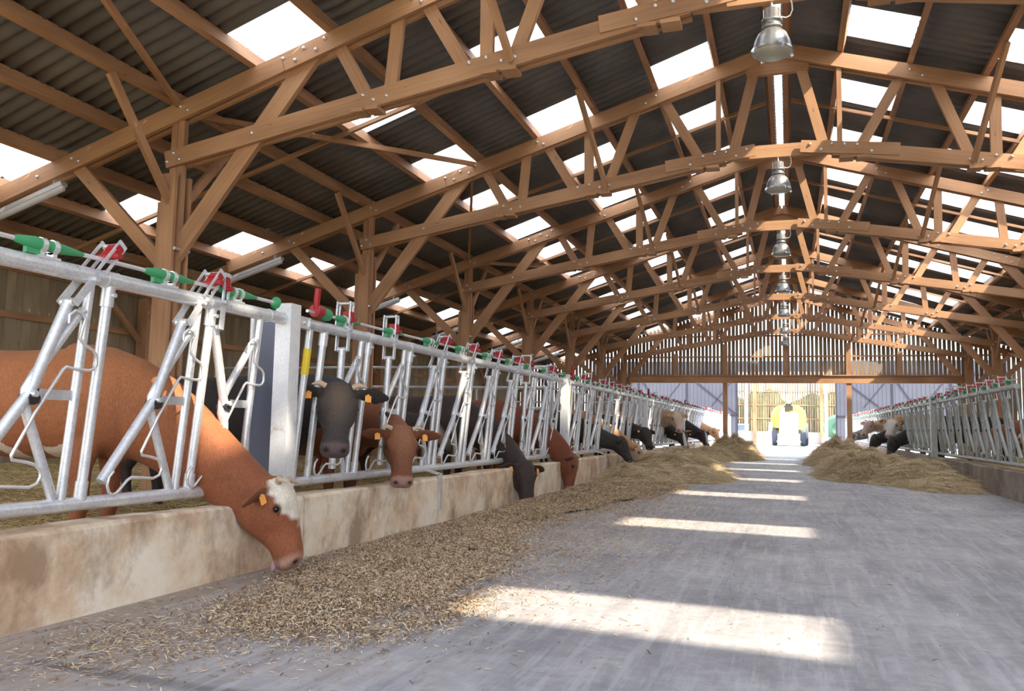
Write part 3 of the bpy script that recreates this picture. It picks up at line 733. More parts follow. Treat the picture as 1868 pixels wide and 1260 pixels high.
    nz=np.sin(bxl*7.1+byl*5)*np.sin(bz*6.3+bxl*3)+.5*np.sin(bxl*17+bz*13)
    def paint(mask,col): 
        nonlocal C
        mk=np.clip(mask,0,1)[:,None]; C=C*(1-mk)+np.array(col)*mk
    headm=inh.astype(float)
    if skirt: paint(np.clip((.50-bz)*8,0,1),skirt)
    if belly: paint(((nz+.35*np.sin(bxl*29)*np.sin(bz*31)>.35)&(bz<.76+.05*np.sin(bxl*11))&(bz>.5)&(bxl<.0)).astype(float),belly)
    if face:
        kind,fc=face
        if kind=='blaze':
            paint(headm*np.clip((hw_+.050+.008*np.sin(hu*40)+.006*np.sin(hu*90+hv*30)-np.clip(hu-.10,0,1)*.30)*50,0,1)*(hu>-.03)*(hu<.38),fc)
            ww=.05+.010*np.sin(hu*31+1.2)+.006*np.sin(hv*60)-np.clip(hu-.13,0,1)*.36+.03*np.clip(hw_,-.1,.05)*10*0
            paint(headm*np.clip((ww-np.abs(hv)-np.clip(-.01-hw_,0,1)*.8)*60,0,1)*(hw_>-.09)*(hu>-.02)*(hu<.36),fc)
        elif kind=='forehead': paint(headm*np.exp(-(((hu-.10)/.20)**2+(hv/.085)**2))*(hw_>-.09)*.6,fc)
        elif kind=='white': paint(headm*np.clip((hu-.0)*20,0,1)*(np.abs(hv)<.2),fc)
        elif kind=='stripe': paint(headm*np.clip(((.022+.10*np.clip(hu-.05,0,.2))-np.abs(hv))*60,0,1)*(hw_>-.08)*(hu>.02),fc)
    mz=headm*np.clip((hu-.455)*30,0,1); paint(mz,muzcol)
    if muz: paint(headm*np.exp(-((hu-.445)/.025)**2)*.8,muz)
    paint(headm*np.clip(blob(.520,.050,-.043,.019)*2.0,0,1),(.02,.012,.012)); paint(headm*mouth*.5,tuple(np.array(muzcol)*.3))
    paint(headm*np.clip(blob(.165,.112,-.040,.028),0,1)*.6,tuple(np.array(c1)*.55))
    ee=(np.abs(hv)>.13)&(np.abs(hv)<.4)&(np.abs(hu)<.15)
    paint(np.where(ee,.25,0),tuple(np.array(c1)*.5))
    paint(np.clip((.075-bz)*60,0,1)*(np.abs(byl)<.4)*(bxl<.2),(.04,.035,.03))
    at=nm_.color_attributes.new('coat','FLOAT_COLOR','POINT'); buf=np.ones((n,4),dtype=np.float32); buf[:,:3]=C; at.data.foreach_set('color',buf.ravel())
    nm_.materials.clear(); nm_.materials.append(COAT); nm_.name='body'
    for p_ in nm_.polygons: p_.use_smooth=True
    r=empty(cat if cat=='cow' else 'cow',base); tag(r,label,'cow')
    off=Matrix.Translation(-base)
    nm_.transform(off); b=link('body',nm_,None,r)
    def child(nm,g,m,lab=None,par=None):
        me=g.mesh(nm); me.transform(off); o=link(nm,me,m,par or r); 
        if lab: o['label']=lab
        return o
    for sg in(-1,1):
        g=MB(); c=H(.165,sg*.110,-.040); nseg=10
        g.lathe([(.0001,-.021),(.010,-.018),(.017,-.010),(.0205,0),(.017,.010),(.010,.018),(.0001,.021)],c,14); child('eye',g,EYE)
        g=MB(); k=[]
        for q in range(9):
            a=math.pi*q/8; k.append(H(.165-.032*math.cos(a),sg*(.112),-.042+.020*math.sin(a)))
        g.tube(k,.0055*S,6); k=[]
        child('eyelid',g,EYELID)
        if horns:
            g=MB(); p=H(.0,sg*.08,.0); q1=H(-.015,sg*.115,.015); q2=H(.0,sg*(.115+.06*horns),.02+.01*horns); q3=H(.03,sg*(.12+.09*horns),.045+.03*horns)
            g.tube([p,q1,q2,q3],[.024*S,.022*S,.015*S,.004*S],10); child('horn',g,HORN)
        i=0 if sg<0 else 1
        if tags[i]:
            ed=(v*sg+u*ear[0]+w*ear[1]).normalized(); c=H(.02,sg*.085,-.045)+ed*(.12*S)+(u*.04+w*.02)*S
            g=MB(); g.frame_box(c,ed,w,u,.024,.002,.028); g.frame_box(c-u*.03,ed,w,u,.010,.004,.012); child('ear_tag',g,TAGM)
    if tongue:
        g=MB(); g.tube([H(.46,.0,-.125),H(.50,.02,-.15),H(.515,.03,-.165)],[.02,.024,.012],10); child('tongue',g,TONGUE)
    return r
EL=-3.4
WHITE=(.78,.72,.62); PINK=(.55,.33,.27)
# left side, from the camera
make_cow('orange-brown bull with white forehead reaching through the nearest barrier, muzzle in the feed',(-4.25,4.42,.10),R(14),(-3.08,4.86,.600),(.36,.05,-.93),(.90,.36,.35),'orange',1.0,.0135,('blaze',WHITE),None,.25,(1,0),(.25,-.55),(.45,.25,.18),1.12,belly=(.65,.56,.47),tongue=True,hds=1.18)
make_cow('black bull with brownish forehead, tinted as lit, looking straight at the camera between barrier bars',(-4.35,6.55,.06),R(-5),(-3.22,5.80,1.275),(.20,-.40,-.90),(.52,-.82,.45),'black',1.0,.0135,('forehead',(.20,.145,.10)),None,.45,(1,1),(.05,-.10),(.12,.085,.085),1.0)  # lit grey-brown of the forehead is painted into the coat
make_cow('red-brown cow with tiny horns, head hanging over the trough beside the black bull',(-4.3,7.70,.05),R(-12),(-3.24,6.99,.950),(.22,-.33,-.93),(.60,-.80,.40),'redbrown',.95,.014,('forehead',(.36,.19,.10)),None,.35,(1,1),(.05,-.08),(.42,.24,.20),1.0)
make_cow('dark grey-brown cow with its muzzle down in the feed, ears spread, third barrier opening row',(-4.35,10.85,.05),R(-4),(-3.14,10.55,.515),(.20,-.22,-.96),(.80,-.52,.1),'darkbrown',1.0,.018,None,None,0,(1,1),(.1,-.25),(.04,.035,.035),1.0)
make_cow('glossy red bull bending over the trough wall right behind the dark grey-brown cow',(-4.35,12.75,.05),R(8),(-3.10,13.05,.52),(-.02,-.18,-.97),(.90,.30,.15),'red',1.0,.018,('forehead',(.50,.24,.10)),None,.35,(0,0),(.25,-.5),(.35,.18,.12),1.05)
make_cow('black cow in profile with lowered head at the first big hay pile',(-4.35,16.35,.05),R(4),(-3.05,16.75,.80),(.45,-.1,-.88),(.85,.2,.4),'black',.95,.024,None,None,0,(0,0),(.2,-.5),(.03,.03,.035),1.0)
make_cow('light tan cow eating hay just beyond the black cow in profile',(-4.3,18.0,.05),R(2),(-3.0,18.25,.62),(.35,-.1,-.9),(.9,.2,.3),'tan',.98,.024,('white',(.52,.36,.28)),None,0,(1,0),(.2,-.5),(.30,.22,.20),1.0)
make_cow('black cow half hidden behind the barrier bars, beyond the tan cow',(-4.4,20.4,.05),R(-6),(-3.1,19.9,1.0),(.35,-.35,-.85),(.7,-.5,.5),'black',.95,.028,None,None,0,(1,0),(.1,-.2),(.03,.03,.03),1.0)
make_cow('cream cow with raised head sticking out over the horned black-and-white head',(-4.0,25.6,.05),R(-12),(-2.98,24.6,1.46),(.32,-.42,-.85),(.55,-.70,.45),'cream',1.08,.026,('white',(.68,.52,.40)),None,.3,(1,1),(.1,-.12),(.60,.42,.36),1.1)
make_cow('black-and-white horned cow with white blaze under the cream head',(-4.1,26.6,.05),R(-14),(-2.88,25.2,.92),(.28,-.5,-.82),(.4,-.8,.5),'black',1.0,.026,('stripe',(.78,.75,.72)),None,1.0,(1,1),(.05,-.10),(.35,.28,.26),1.0)
make_cow('black cow with white muzzle leaning into the hay past the horned head',(-4.0,31.0,.05),R(-8),(-2.75,30.3,.95),(.35,-.3,-.88),(.7,-.5,.5),'black',1.08,.03,('stripe',(.6,.62,.68)),None,0,(0,0),(.1,-.3),(.05,.05,.06),1.1)
make_cow('sunlit tan cow farthest along the left barrier',(-4.0,36.9,.05),R(-5),(-2.85,36.3,1.05),(.4,-.3,-.85),(.7,-.5,.5),'tan',1.05,.03,None,None,0,(1,1),(.1,-.2),(.4,.25,.2),1.05)
# bodies behind the left barrier, heads inside the pen
make_cow('dark brown cow standing behind the open headlocks, head turned inside the pen',(-5.1,9.3,.05),R(24),(-4.22,9.75,1.12),(.62,.25,-.70),(.5,.1,.8),'darkbrown',1.0,.026,None,None,0,(0,0),(.1,-.3),(.04,.035,.03))
make_cow('reddish cow further back in the left pen, only its back seen above the others',(-6.6,11.2,.06),R(8),(-5.3,11.5,1.2),(.6,.1,-.75),(.6,.1,.8),'red',1.04,.03,None,None,0,(0,0),(.1,-.3),(.3,.15,.1))
make_cow('brown cow in the left pen beyond the first tubular gate',(-5.4,15.0,.06),R(-10),(-4.2,14.9,1.25),(.65,-.1,-.72),(.6,0,.8),'redbrown',1.04,.03,None,None,0,(0,0),(.1,-.3),(.3,.15,.1))
# right side
make_cow('white-faced cow with raised head on the right barrier',(4.5,29.2,.05),R(188),(3.12,28.3,1.42),(-.30,-.42,-.85),(-.45,-.75,.45),'tan',1.12,.026,('white',(.78,.72,.68)),None,0,(1,1),(.1,-.12),(.55,.38,.36),1.1)
make_cow('black cow with lowered head directly under the white face on the right',(4.4,27.6,.05),R(183),(3.0,27.7,.86),(-.25,-.15,-.95),(-.9,-.2,.3),'black',1.1,.026,None,None,0,(1,0),(.2,-.4),(.03,.02,.02),1.0)
make_cow('second black cow with lowered head on the right, past the one under the white face',(4.4,31.2,.05),R(183),(2.85,31.3,.92),(-.35,-.2,-.92),(-.85,-.2,.4),'black',1.15,.03,None,None,0,(0,0),(.2,-.4),(.03,.02,.02),1.0)
make_cow('tan-grey cow with flicked ears on the right behind the two black heads',(4.3,34.2,.05),R(184),(2.95,34.0,1.42),(-.5,-.4,-.75),(-.55,-.5,.7),'cream',1.2,.03,('white',(.45,.33,.28)),None,.3,(1,1),(.1,-.1),(.4,.28,.26),1.0)
make_cow('black cow at the far end of the right barrier',(4.3,41.0,.05),R(184),(2.75,41.0,.98),(-.5,-.2,-.82),(-.8,-.2,.5),'black',1.2,.034,None,None,0,(0,0),(.2,-.4),(.03,.02,.02),1.0)
make_cow('brown cow whose muzzle shows low between the bars of the nearest right barrier',(5.15,20.7,.05),R(182),(3.95,20.8,.98),(-.35,-.1,-.93),(-.85,-.2,.4),'redbrown',1.0,.028,None,None,0,(0,0),(.2,-.4),(.04,.02,.02),1.0)
make_cow('tan cow with a pale flank standing behind the nearest right barrier bars',(5.6,16.6,.05),R(168),(4.6,16.9,1.3),(-.6,.2,-.72),(-.6,.1,.8),'tan',1.0,.028,('white',WHITE),None,0,(0,0),(.2,-.2),(.5,.35,.3),1.0)
make_cow('brown and white cow behind the nearest right barrier, beside the tan one',(5.7,18.4,.05),R(172),(4.6,18.6,1.35),(-.6,.0,-.75),(-.6,.1,.8),'red',1.0,.028,('white',WHITE),None,0,(0,0),(.2,-.2),(.5,.35,.3),1.0)

# ------------------------------------------------------------------ loose feed, hay and straw
def strands(name,P,N,lens,wid,bend,mat,flat=.35,label=None,cat=None,base=None,basemat=None):
    """P(n) -> points and normals-ish up; each strand is a bent 3-segment ribbon prism"""
    pts=P(N); n=len(pts)
    az=rng.uniform(0,2*np.pi,n); el=rng.normal(0,flat,n); L=rng.uniform(*lens,n)
    d=np.stack([np.cos(az)*np.cos(el),np.sin(az)*np.cos(el),np.sin(el)],1)
    side=np.stack([-np.sin(az),np.cos(az),np.zeros(n)],1); upv=np.cross(d,side)
    K=4; vs=np.empty((n,K,3,3),dtype=np.float32); w=wid*rng.uniform(.6,1.3,n)
    bd=rng.normal(0,bend,n); bl=rng.normal(0,bend,n)
    for k in range(K):
        t=k/(K-1)-.5; c=pts+d*(L*t)[:,None]+upv*(-abs(bd)*L*(t*t)*2)[:,None]+side*(bl*L*(t*t)*2)[:,None]
        ww=w*(1-.6*abs(2*t))
        vs[:,k,0]=c+side*ww[:,None]; vs[:,k,1]=c-side*ww[:,None]; vs[:,k,2]=c+upv*(ww*.9)[:,None]
    nv=n*K*3; base_i=(np.arange(n)*K*3)[:,None]; quads=[]
    for k in range(K-1):
        for j in range(3):
            a=k*3+j;b=k*3+(j+1)%3; quads.append(np.concatenate([base_i+a,base_i+b,base_i+b+3,base_i+a+3],1))
    F=np.concatenate(quads,0).astype(np.int32)
    rv=np.repeat(rng.uniform(0,1,n),K*3).astype(np.float32); vv=vs.reshape(-1,3)
    vv[:,2]=np.maximum(vv[:,2],.002)
    me=bpy.data.meshes.new(name)
    bi=0
    allv=vv; 
    if base is not None:
        bv,bf=base; bi=len(vv); allv=np.concatenate([vv,np.array(bv,dtype=np.float32)],0)
    me.vertices.add(len(allv)); me.vertices.foreach_set('co',allv.ravel())
    nf=len(F); nb=len(base[1]) if base is not None else 0
    loops=F.ravel()
    if nb: loops=np.concatenate([loops,(np.array(base[1],dtype=np.int32)+bi).ravel()])
    me.loops.add(len(loops)); me.loops.foreach_set('vertex_index',loops)
    me.polygons.add(nf+nb); me.polygons.foreach_set('loop_start',np.arange(nf+nb,dtype=np.int32)*4)
    me.polygons.foreach_set('loop_total',np.full(nf+nb,4,dtype=np.int32))
    a=me.attributes.new('rnd','FLOAT','POINT'); rr=np.concatenate([rv,np.full(len(allv)-len(rv),.3,dtype=np.float32)]); a.data.foreach_set('value',rr)
    me.materials.append(mat)
    if nb:
        me.materials.append(basemat); mi=np.concatenate([np.zeros(nf,dtype=np.int32),np.ones(nb,dtype=np.int32)]); me.polygons.foreach_set('material_index',mi)
    me.update(calc_edges=True); me.validate()
    o=link(name,me); 
    if label: tag(o,label,cat,None,'stuff')
    return o
def heightpile(lumps,x0,x1,y0,y1,res,amp=.03,seed=0,zb=0):
    """lumps: (cx,cy,rx,ry,h) -> height function and base mesh grid"""
    r2=np.random.default_rng(seed); ph=r2.uniform(0,6,8)
    def hf(x,y):
        z=np.zeros_like(x)
        for cx,cy,rx,ry,h in lumps:
            q=((x-cx)/rx)**2+((y-cy)/ry)**2
            z=np.maximum(z,h*np.clip(1-q,0,1)**.75)+.25*h*np.exp(-q*1.6)*0
        z=z*(1+.34*np.sin(x*5+ph[0])*np.sin(y*4.3+ph[1])+.26*np.sin(x*11+ph[2]+y*7)*np.sin(y*9-x*4+ph[3]))
        return z
    nx=int((x1-x0)/res)+1; ny=int((y1-y0)/res)+1
    X,Y=np.meshgrid(np.linspace(x0,x1,nx),np.linspace(y0,y1,ny),indexing='ij')
    Z=hf(X,Y)-.012+zb
    vv=np.stack([X,Y,Z],2).reshape(-1,3); idx=np.arange(nx*ny).reshape(nx,ny)
    f=np.stack([idx[:-1,:-1],idx[1:,:-1],idx[1:,1:],idx[:-1,1:]],2).reshape(-1,4)
    keep=(Z[:-1,:-1]>-.011+zb)|(Z[1:,1:]>-.011+zb); f=f[keep.ravel()]
    return hf,(vv,f)
def pile(name,lumps,N,label,cat='hay',lens=(.14,.45),wid=.0048,mat=HAY,bend=.8,flat=.22,bm=HAYB,seed=0,lift=.02,res=.05,soft=False):
    x0=min(l[0]-l[2] for l in lumps);x1=max(l[0]+l[2] for l in lumps);y0=min(l[1]-l[3] for l in lumps);y1=max(l[1]+l[3] for l in lumps)
    hf,base=heightpile(lumps,x0,x1,y0,y1,res,seed=seed)
    def P(n):
        x=rng.uniform(x0-.1,x1+.1,n*4); y=rng.uniform(y0-.1,y1+.1,n*4); h=hf(x,y)
        q=np.min([((x-l[0])/(l[2]*1.12))**2+((y-l[1])/(l[3]*1.12))**2 for l in lumps],0)
        ok=(h>.0)|((q<1)&(rng.uniform(0,1,n*4)<.3)); x,y,h=x[ok][:n],y[ok][:n],h[ok][:n]
        if soft:
            x=x+rng.normal(0,.10,len(x)); y=y+rng.normal(0,.16,len(y)); h=hf(x,y)
            pn=np.sin(x*5.3+y*2.1)*np.sin(y*3.7-x*2.9)+.6*np.sin(x*13+y*9)*np.sin(y*11-x*5)
            ok=(rng.uniform(-.9,1.2,len(x))<pn+.35+h*14)&(x>-3.27); x,y,h=x[ok],y[ok],h[ok]
        return np.stack([x,y,h+rng.uniform(.0,lift,len(x))+.004],1)
    if soft:
        v_,f_=base; z=v_[:,2]; f_=f_[(z[f_].min(1)>.022)]; base=(v_,f_)
    return strands(name,P,N,lens,wid,bend,mat,flat,label,cat,base,bm)
XL=-3.28
pile('hay_pile',[(-2.5,15.6,.75,1.5,.26),(-2.2,18.2,1.0,2.4,.40),(-2.35,21.2,.9,1.7,.34),(-1.75,17.2,.75,1.3,.22)],26000,'large loose hay heap on the floor along the left trough wall, in front of the tan cow',seed=1,lift=.05)
pile('hay_pile',[(-2.5,25.2,.7,2.0,.28),(-2.4,28.6,.8,2.0,.34)],9000,'hay strewn along the left trough wall below the horned cow',seed=2,wid=.005,lift=.05)
pile('hay_pile',[(-1.85,32.0,.95,1.6,.62),(-1.6,30.0,.8,1.1,.35)],12000,'rounded dark hay heap at the left of the far opening',seed=3,wid=.006,lift=.05)
pile('hay_pile',[(1.65,19.6,.85,1.5,.52),(2.45,18.6,.85,1.4,.36),(2.75,17.2,.55,1.2,.2),(1.3,20.8,.6,1.2,.3),(2.9,20.3,.4,1.6,.32)],26000,'large loose hay heap nearest the camera on the right',seed=4,lift=.05)
pile('hay_pile',[(1.8,24.5,.9,1.9,.40),(2.6,23.4,.7,1.6,.3),(1.3,27.2,.7,1.9,.36)],14000,'middle hay heap on the right, behind the nearest one',seed=5,wid=.005,lift=.05)
pile('hay_pile',[(1.75,31.5,.95,1.8,.60),(1.3,29.6,.6,1.0,.2)],9000,'farthest hay heap on the right, below the tan-grey cow',seed=6,wid=.006,lift=.05)
# chopped feed spread along the left trough
def chip_field(name,zone,N,label,mat=FEED,lens=(.012,.05),wid=.0028,bend=.2,flat=.35):
    def P(n):
        out=[]
        for (cx,cy,rx,ry,wt,h) in zone:
            m=int(n*wt); a=rng.normal(0,.45,m); b=rng.normal(0,.45,m)
            out.append(np.stack([cx+a*rx,cy+b*ry,np.abs(rng.normal(0,1,m))*h*np.exp(-(a*a+b*b))+.003],1))
        p=np.concatenate(out,0); p=p[(p[:,0]>-3.27)&(p[:,0]<3.35)]; return p
    return strands(name,P,N,lens,wid,bend,mat,flat,label,'feed')
def carpet(name,lumps,N,label,seed,**k):
    return pile(name,lumps,N,label,'feed',lens=(.010,.040),wid=.0040,mat=FEED,bend=.25,flat=.5,seed=seed,lift=.014,res=.04,soft=True,**k)
carpet('chopped_feed',[(-2.30,4.75,.55,1.15,.035),(-2.55,5.9,.62,1.3,.05),(-2.75,7.2,.5,1.0,.05),(-1.95,4.2,.35,.6,.02)],70000,'brown chopped feed spread on the floor in front of the licking bull',11)
carpet('chopped_feed',[(-2.75,8.9,.5,1.2,.07),(-2.65,10.6,.6,1.5,.11),(-2.5,12.6,.75,1.6,.12),(-2.3,14.2,.7,1.2,.08)],70000,'chopped feed heaped along the trough wall under the dark grey-brown and red heads',12)
chip_field('scattered_chaff',[(-2.3,4.4,.9,1.5,.18,.004),(-1.9,6.5,1.3,3.2,.25,.004),(-1.8,10.5,1.5,4,.25,.004),(-2.7,3.2,.6,.7,.07,.003)],26000,'thin scatter of chaff on the grey floor around the feed')
chip_field('scattered_chaff',[(0,8,4,10,.5,.002),(2.6,14,1.5,4,.3,.003),(0.8,20,2.5,6,.2,.003)],2600,'sparse bits of straw across the open passage floor')
# bedding straw in the pens
def bed(name,x0,x1,y0,y1,N,label):
    def P(n):
        x=rng.uniform(x0,x1,n); y=rng.uniform(y0,y1,n)
        z=.11+.20*np.clip((np.abs(x)-4.4)/4,0,1)+.04*np.sin(x*3)*np.sin(y*2.3); return np.stack([x,y,z],1)
    xs=np.linspace(x0,x1,30); ys=np.linspace(y0,y1,60); X,Y=np.meshgrid(xs,ys,indexing='ij')
    Z=.10+.20*np.clip((np.abs(X)-4.4)/4,0,1)+.04*np.sin(X*3)*np.sin(Y*2.3); idx=np.arange(1800).reshape(30,60)
    f=np.stack([idx[:-1,:-1],idx[1:,:-1],idx[1:,1:],idx[:-1,1:]],2).reshape(-1,4)
    return strands(name,P,N,(.08,.25),.004,.3,BED,.3,label,'straw',(np.stack([X,Y,Z],2).reshape(-1,3),f),BEDB)
bed('bedding_straw',-10.8,-3.52,2.5,13.5,26000,'golden bedding straw on the floor of the left pen')
bed('bedding_straw',3.62,10.8,13,34,5000,'bedding straw in the right pen behind the barrier')
pile('loose_straw',[(-3.42,4.0,.10,1.2,.475),(-3.42,7.0,.09,1.2,.475),(-3.42,9.5,.09,1.2,.475)],1200,'thin straw lying on top of the left trough wall','straw',lens=(.04,.12),wid=.003,mat=BED,seed=8) if False else None

# ------------------------------------------------------------------ yard, far building, feed machine
YF=58.0
g=MB()
def doorleaf(x0,x1,nm_lab,n):
    r=empty('door_%d'%n,((x0+x1)/2,YF,0)); r['kind']='structure'
    g=MB(); x=x0; k=0; c=(x0+x1)/2
    while x<x1-.01:
        w=min(.25,x1-x); g.box(x-c,x-c+w*.88,0,.03,.1,4.9,2); g.box(x-c+w*.88,x-c+w,.012,.03,.1,4.9,2); x+=w
    g.build('door_sheet',DOORM,r)
    g=MB()
    for z in(.2,2.0,4.7): g.box(x0-c,x1-c,-.05,-.005,z-.04,z+.04,0)
    m=max(1,int((x1-x0)/3.2)); w=(x1-x0)/m
    for i in range(m+1): g.box(x0-c+w*i-.04,x0-c+w*i+.04,-.05,-.005,.1,4.8,2)
    for i in range(m):
        a=x0-c+w*i; g.beam((a,-.03,4.7),(a+w/2,-.03,2.0) if i%2 else (a+w,-.03,2.0),.03,.05); 
        g.beam((a+w,-.03,4.7),(a+w/2,-.03,2.6),.03,.05)
    g.build('door_frame',DARKST,r)
doorleaf(-13,-3.15,'left',1); doorleaf(3.0,13,'right',2)
g=MB(); g.box(-13,13,YF+.2,YF+.35,4.9,5.6,0); tag(g.build('wall_far_building_fascia',DOORM),kind='structure')
for i,x in enumerate((-2.62,2.42)):
    r=empty('steel_column',(x,YF+.9,0)); tag(r,'white sunlit column on a concrete block, %s of the yellow machine'%('left' if i==0 else 'right'),'column','white columns at the far opening')
    g=MB(); g.box(-.10,.10,-.01,.01,.6,4.85,2); g.box(-.10,-.085,-.1,.1,.6,4.85,2); g.box(.085,.10,-.1,.1,.6,4.85,2); g.build('shaft',plain('white_paint_%d'%i,(.85,.84,.8),.5),r)
    g=MB(); g.box(-.27,.27,-.27,.27,0,.66,2); g.build('base_block',PLINTH,r)
YB=72.0
plank_wall('wall_far_slats',1,-8,8,.9,6.0,SLAT,.19,.075,'x',YB)
g=MB(); g.box(-8,8,YB-.2,YB,0,.95,0); tag(g.build('wall_far_base',YARD),kind='structure')
for z in(2.0,3.1,4.2,5.3):
    g=MB(); g.box(-8,8,YB-.05,YB-.005,z-.04,z+.04,0); tag(g.build('far_rail',WOOD),'horizontal rail of the far slatted wall, at %s'%{2.0:'the lowest level',3.1:'the second level',4.2:'the third level',5.3:'the top level'}[z],'rail','rails of the far slatted wall')
for i,x in enumerate((-2.55,2.6)):
    g=MB(); g.box(x-.14,x+.14,YB-.5,YB-.25,0,5.8,2); tag(g.build('far_post',WOOD),'brown post before the far slatted wall, %s of the machine'%('left' if i==0 else 'right'),'post','posts of the far slatted wall')
g=MB(); hedge=[]
rr=random.Random(3)
for i in range(46):
    x=-14+28*i/45; z=rr.uniform(1.6,3.2); g.lathe([(.01,-z),(1.2,-z*.6),(1.3,0),(.9,z*.4),(.01,z*.55)],(x,YB+9+rr.uniform(-1,1),z),7)
t=NT('hedge_leaves'); v=t.coord('Object'); t.set(Base_Color=t.ramp(t.noise(v,3,5,.7),[(.35,(.03,.045,.015)),(.65,(.12,.15,.05))]),Roughness=.9); t.bump(t.noise(v,4,5,.7),1,.2)
o=g.build('hedge',t.m); tag(o,'bushy green hedge glimpsed through the far slats','hedge',kind='stuff')

# yellow feed machine facing the camera
YM=60.5
PY=plain('machine_yellow',(.86,.72,.16),.4); PW=plain('machine_white',(.88,.86,.70),.4); TY=plain('tyre',(.10,.12,.17),.7); DK=plain('machine_dark',(.05,.05,.05),.5)
r=empty('feed_machine',(.08,YM,0)); tag(r,'pale yellow feed mixer machine parked facing the camera beyond the far opening','farm machine')
g=MB() # barrel body
secs=[]
for y,sc in((.9,.96),(1.0,1.0),(3.6,1.0),(3.8,.9)):
    secs.append((V((0,y,1.75)),V((1,0,0)),V((0,0,1)),1.18*sc,1.08*sc,.95*sc,.72))
loft(g,secs,28); g.build('tank',PY,r)
g=MB(); g.box(-.62,.62,-.15,.9,.72,2.28); g.box(-.55,.55,-.2,-.15,.8,2.2); g.build('front_panel',PW,r)
g=MB(); g.box(-.9,-.62,.2,.9,1.2,1.75); g.box(.62,1.05,.2,.9,1.1,1.8); g.box(-.95,.95,.5,.95,.75,1.05); g.build('side_box',PY,r)
g=MB(); g.beam((-.72,-.35,.78),(-.55,-.35,.50),.1,.06); g.beam((.72,-.35,.78),(.55,-.35,.50),.1,.06); g.box(-.56,.56,-.4,-.3,.46,.52); g.box(-.72,.72,-.4,-.3,.76,.82); g.box(-.78,.78,-.42,-.2,.24,.36); g.build('bumper',PW,r)
g=MB(); g.box(-.28,.30,.0,.9,2.42,2.72); g.box(-.2,.2,.3,.9,2.72,2.86); g.build('roof_hatch',DK,r)
g=MB(); g.box(-.5,-.25,-.18,-.1,2.3,2.6); g.build('lamp',PW,r)
g=MB(); g.beam((-1.25,.2,.15),(-1.15,.2,1.6),.06,.25,up=(1,0,0)); 
for z in(.4,.7,1.0,1.3): g.box(-1.33,-1.12,.0,.4,z-.02,z+.02)
g.build('ladder',PW,r)
for x,rad in((-.92,.62),(.92,.62)):
    g=MB(); vs=[(rad*.55,-.16),(rad*.9,-.17),(rad,-.12),(rad,.12),(rad*.9,.17),(rad*.55,.16)]
    g.lathe(vs,n=28); me=g.mesh('wheel'); me.transform(Matrix.Translation((x,.6,rad))@Matrix.Rotation(math.pi/2,4,'Y')); o=link('wheel',me,TY,r)
    g=MB(); g.lathe([(.001,-.05),(rad*.55,-.08),(rad*.57,.0),(rad*.55,.08),(.001,.05)],n=20); me=g.mesh('rim'); me.transform(Matrix.Translation((x,.6,rad))@Matrix.Rotation(math.pi/2,4,'Y')); link('rim',me,PY,o)
g=MB(); g.lathe([(.5,-.2),(.78,-.2),(.8,0),(.78,.2),(.5,.2)],n=28); me=g.mesh('wheel'); me.transform(Matrix.Translation((1.1,2.6,.8))@Matrix.Rotation(math.pi/2,4,'Y')); link('wheel',me,TY,r)
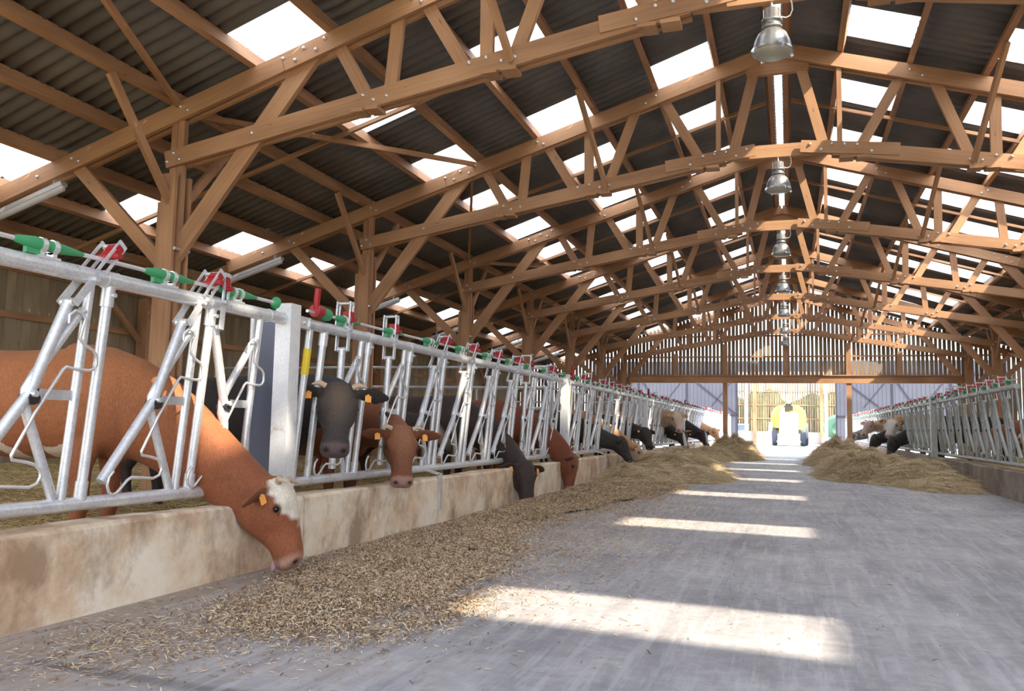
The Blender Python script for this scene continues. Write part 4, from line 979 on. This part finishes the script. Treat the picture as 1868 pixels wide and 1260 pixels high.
# green tank to the right, small pale vehicle to the left
g=MB(); loft(g,[(V((3.3,YF+2+y,1.25)),V((1,0,0)),V((0,0,1)),q,q,q) for y,q in((0,.5),(.2,.95),(2.5,.95),(2.7,.5))],24); g.box(2.5,2.7,YF+2.2,YF+4.2,0,.5); g.box(3.9,4.1,YF+2.2,YF+4.2,0,.5)
tag(g.build('green_tank',plain('green_tank_paint',(.20,.42,.26),.5)),'green round tank half hidden behind the right barrier end','tank')
r=empty('small_vehicle',(-3.35,YF+3,0)); tag(r,'small pale vehicle partly hidden left of the left white column','vehicle')
g=MB(); g.box(-.8,.8,0,2.4,.35,.95); g.box(-.7,.7,.5,1.9,.95,1.45); g.build('vehicle_body',plain('vehicle_paint',(.7,.72,.78),.4),r)
g=MB(); g.box(-.6,.6,.45,.5,1.0,1.38); g.build('windscreen',plain('vehicle_glass',(.15,.2,.3),.15),r)
for x in(-.65,.65):
    g=MB(); g.tube([(x-.1,.4,.32),(x+.1,.4,.32)],.32,18); g.build('wheel',DK,r)

# ------------------------------------------------------------------ light
w=bpy.data.worlds.new('sky'); SC.world=w; w.use_nodes=True; nt=w.node_tree; bg=nt.nodes['Background']
tc=nt.nodes.new('ShaderNodeTexCoord'); sp=nt.nodes.new('ShaderNodeSeparateXYZ'); nt.links.new(tc.outputs['Generated'],sp.inputs[0])
rp=nt.nodes.new('ShaderNodeValToRGB'); nt.links.new(sp.outputs['Z'],rp.inputs[0])
rp.color_ramp.elements[0].position=.0; rp.color_ramp.elements[0].color=(.95,.97,1,1); rp.color_ramp.elements[1].position=.6; rp.color_ramp.elements[1].color=(.70,.81,1,1)
nt.links.new(rp.outputs[0],bg.inputs['Color']); bg.inputs['Strength'].default_value=2.35
a_,b_=.95,.48
sd=V((-a_,b_,-1)).normalized()
sl=bpy.data.lights.new('sun','SUN'); sl.energy=10; sl.angle=R(1.2); sl.color=(1,.87,.68); so=bpy.data.objects.new('sun',sl); COL.objects.link(so); so.location=(20,-10,30)
so.rotation_euler=sd.to_track_quat('-Z','Y').to_euler()

# ------------------------------------------------------------------ camera
cam=bpy.data.cameras.new('camera'); cam.sensor_width=36; cam.lens=1533.43/1868*36; cam.clip_end=400; cam.clip_start=.05
co=bpy.data.objects.new('camera',cam); COL.objects.link(co)
F=V((-.31196,.94533,.09507)).normalized(); Rt=V((.95002,.31158,.01920)); Rt=(Rt-F*Rt.dot(F)).normalized(); U=Rt.cross(F)
m=Matrix((Rt,U,-F)).transposed().to_4x4(); m.translation=V((.1034,0,.9988)); co.matrix_world=m
SC.camera=co
vs_=SC.view_settings; vs_.view_transform='Standard'; vs_.look='None'; vs_.gamma=1; vs_.use_curve_mapping=False; vs_.exposure=.55
SC.cycles.max_bounces=8; SC.cycles.diffuse_bounces=5; SC.cycles.transparent_max_bounces=16; SC.cycles.sample_clamp_indirect=6
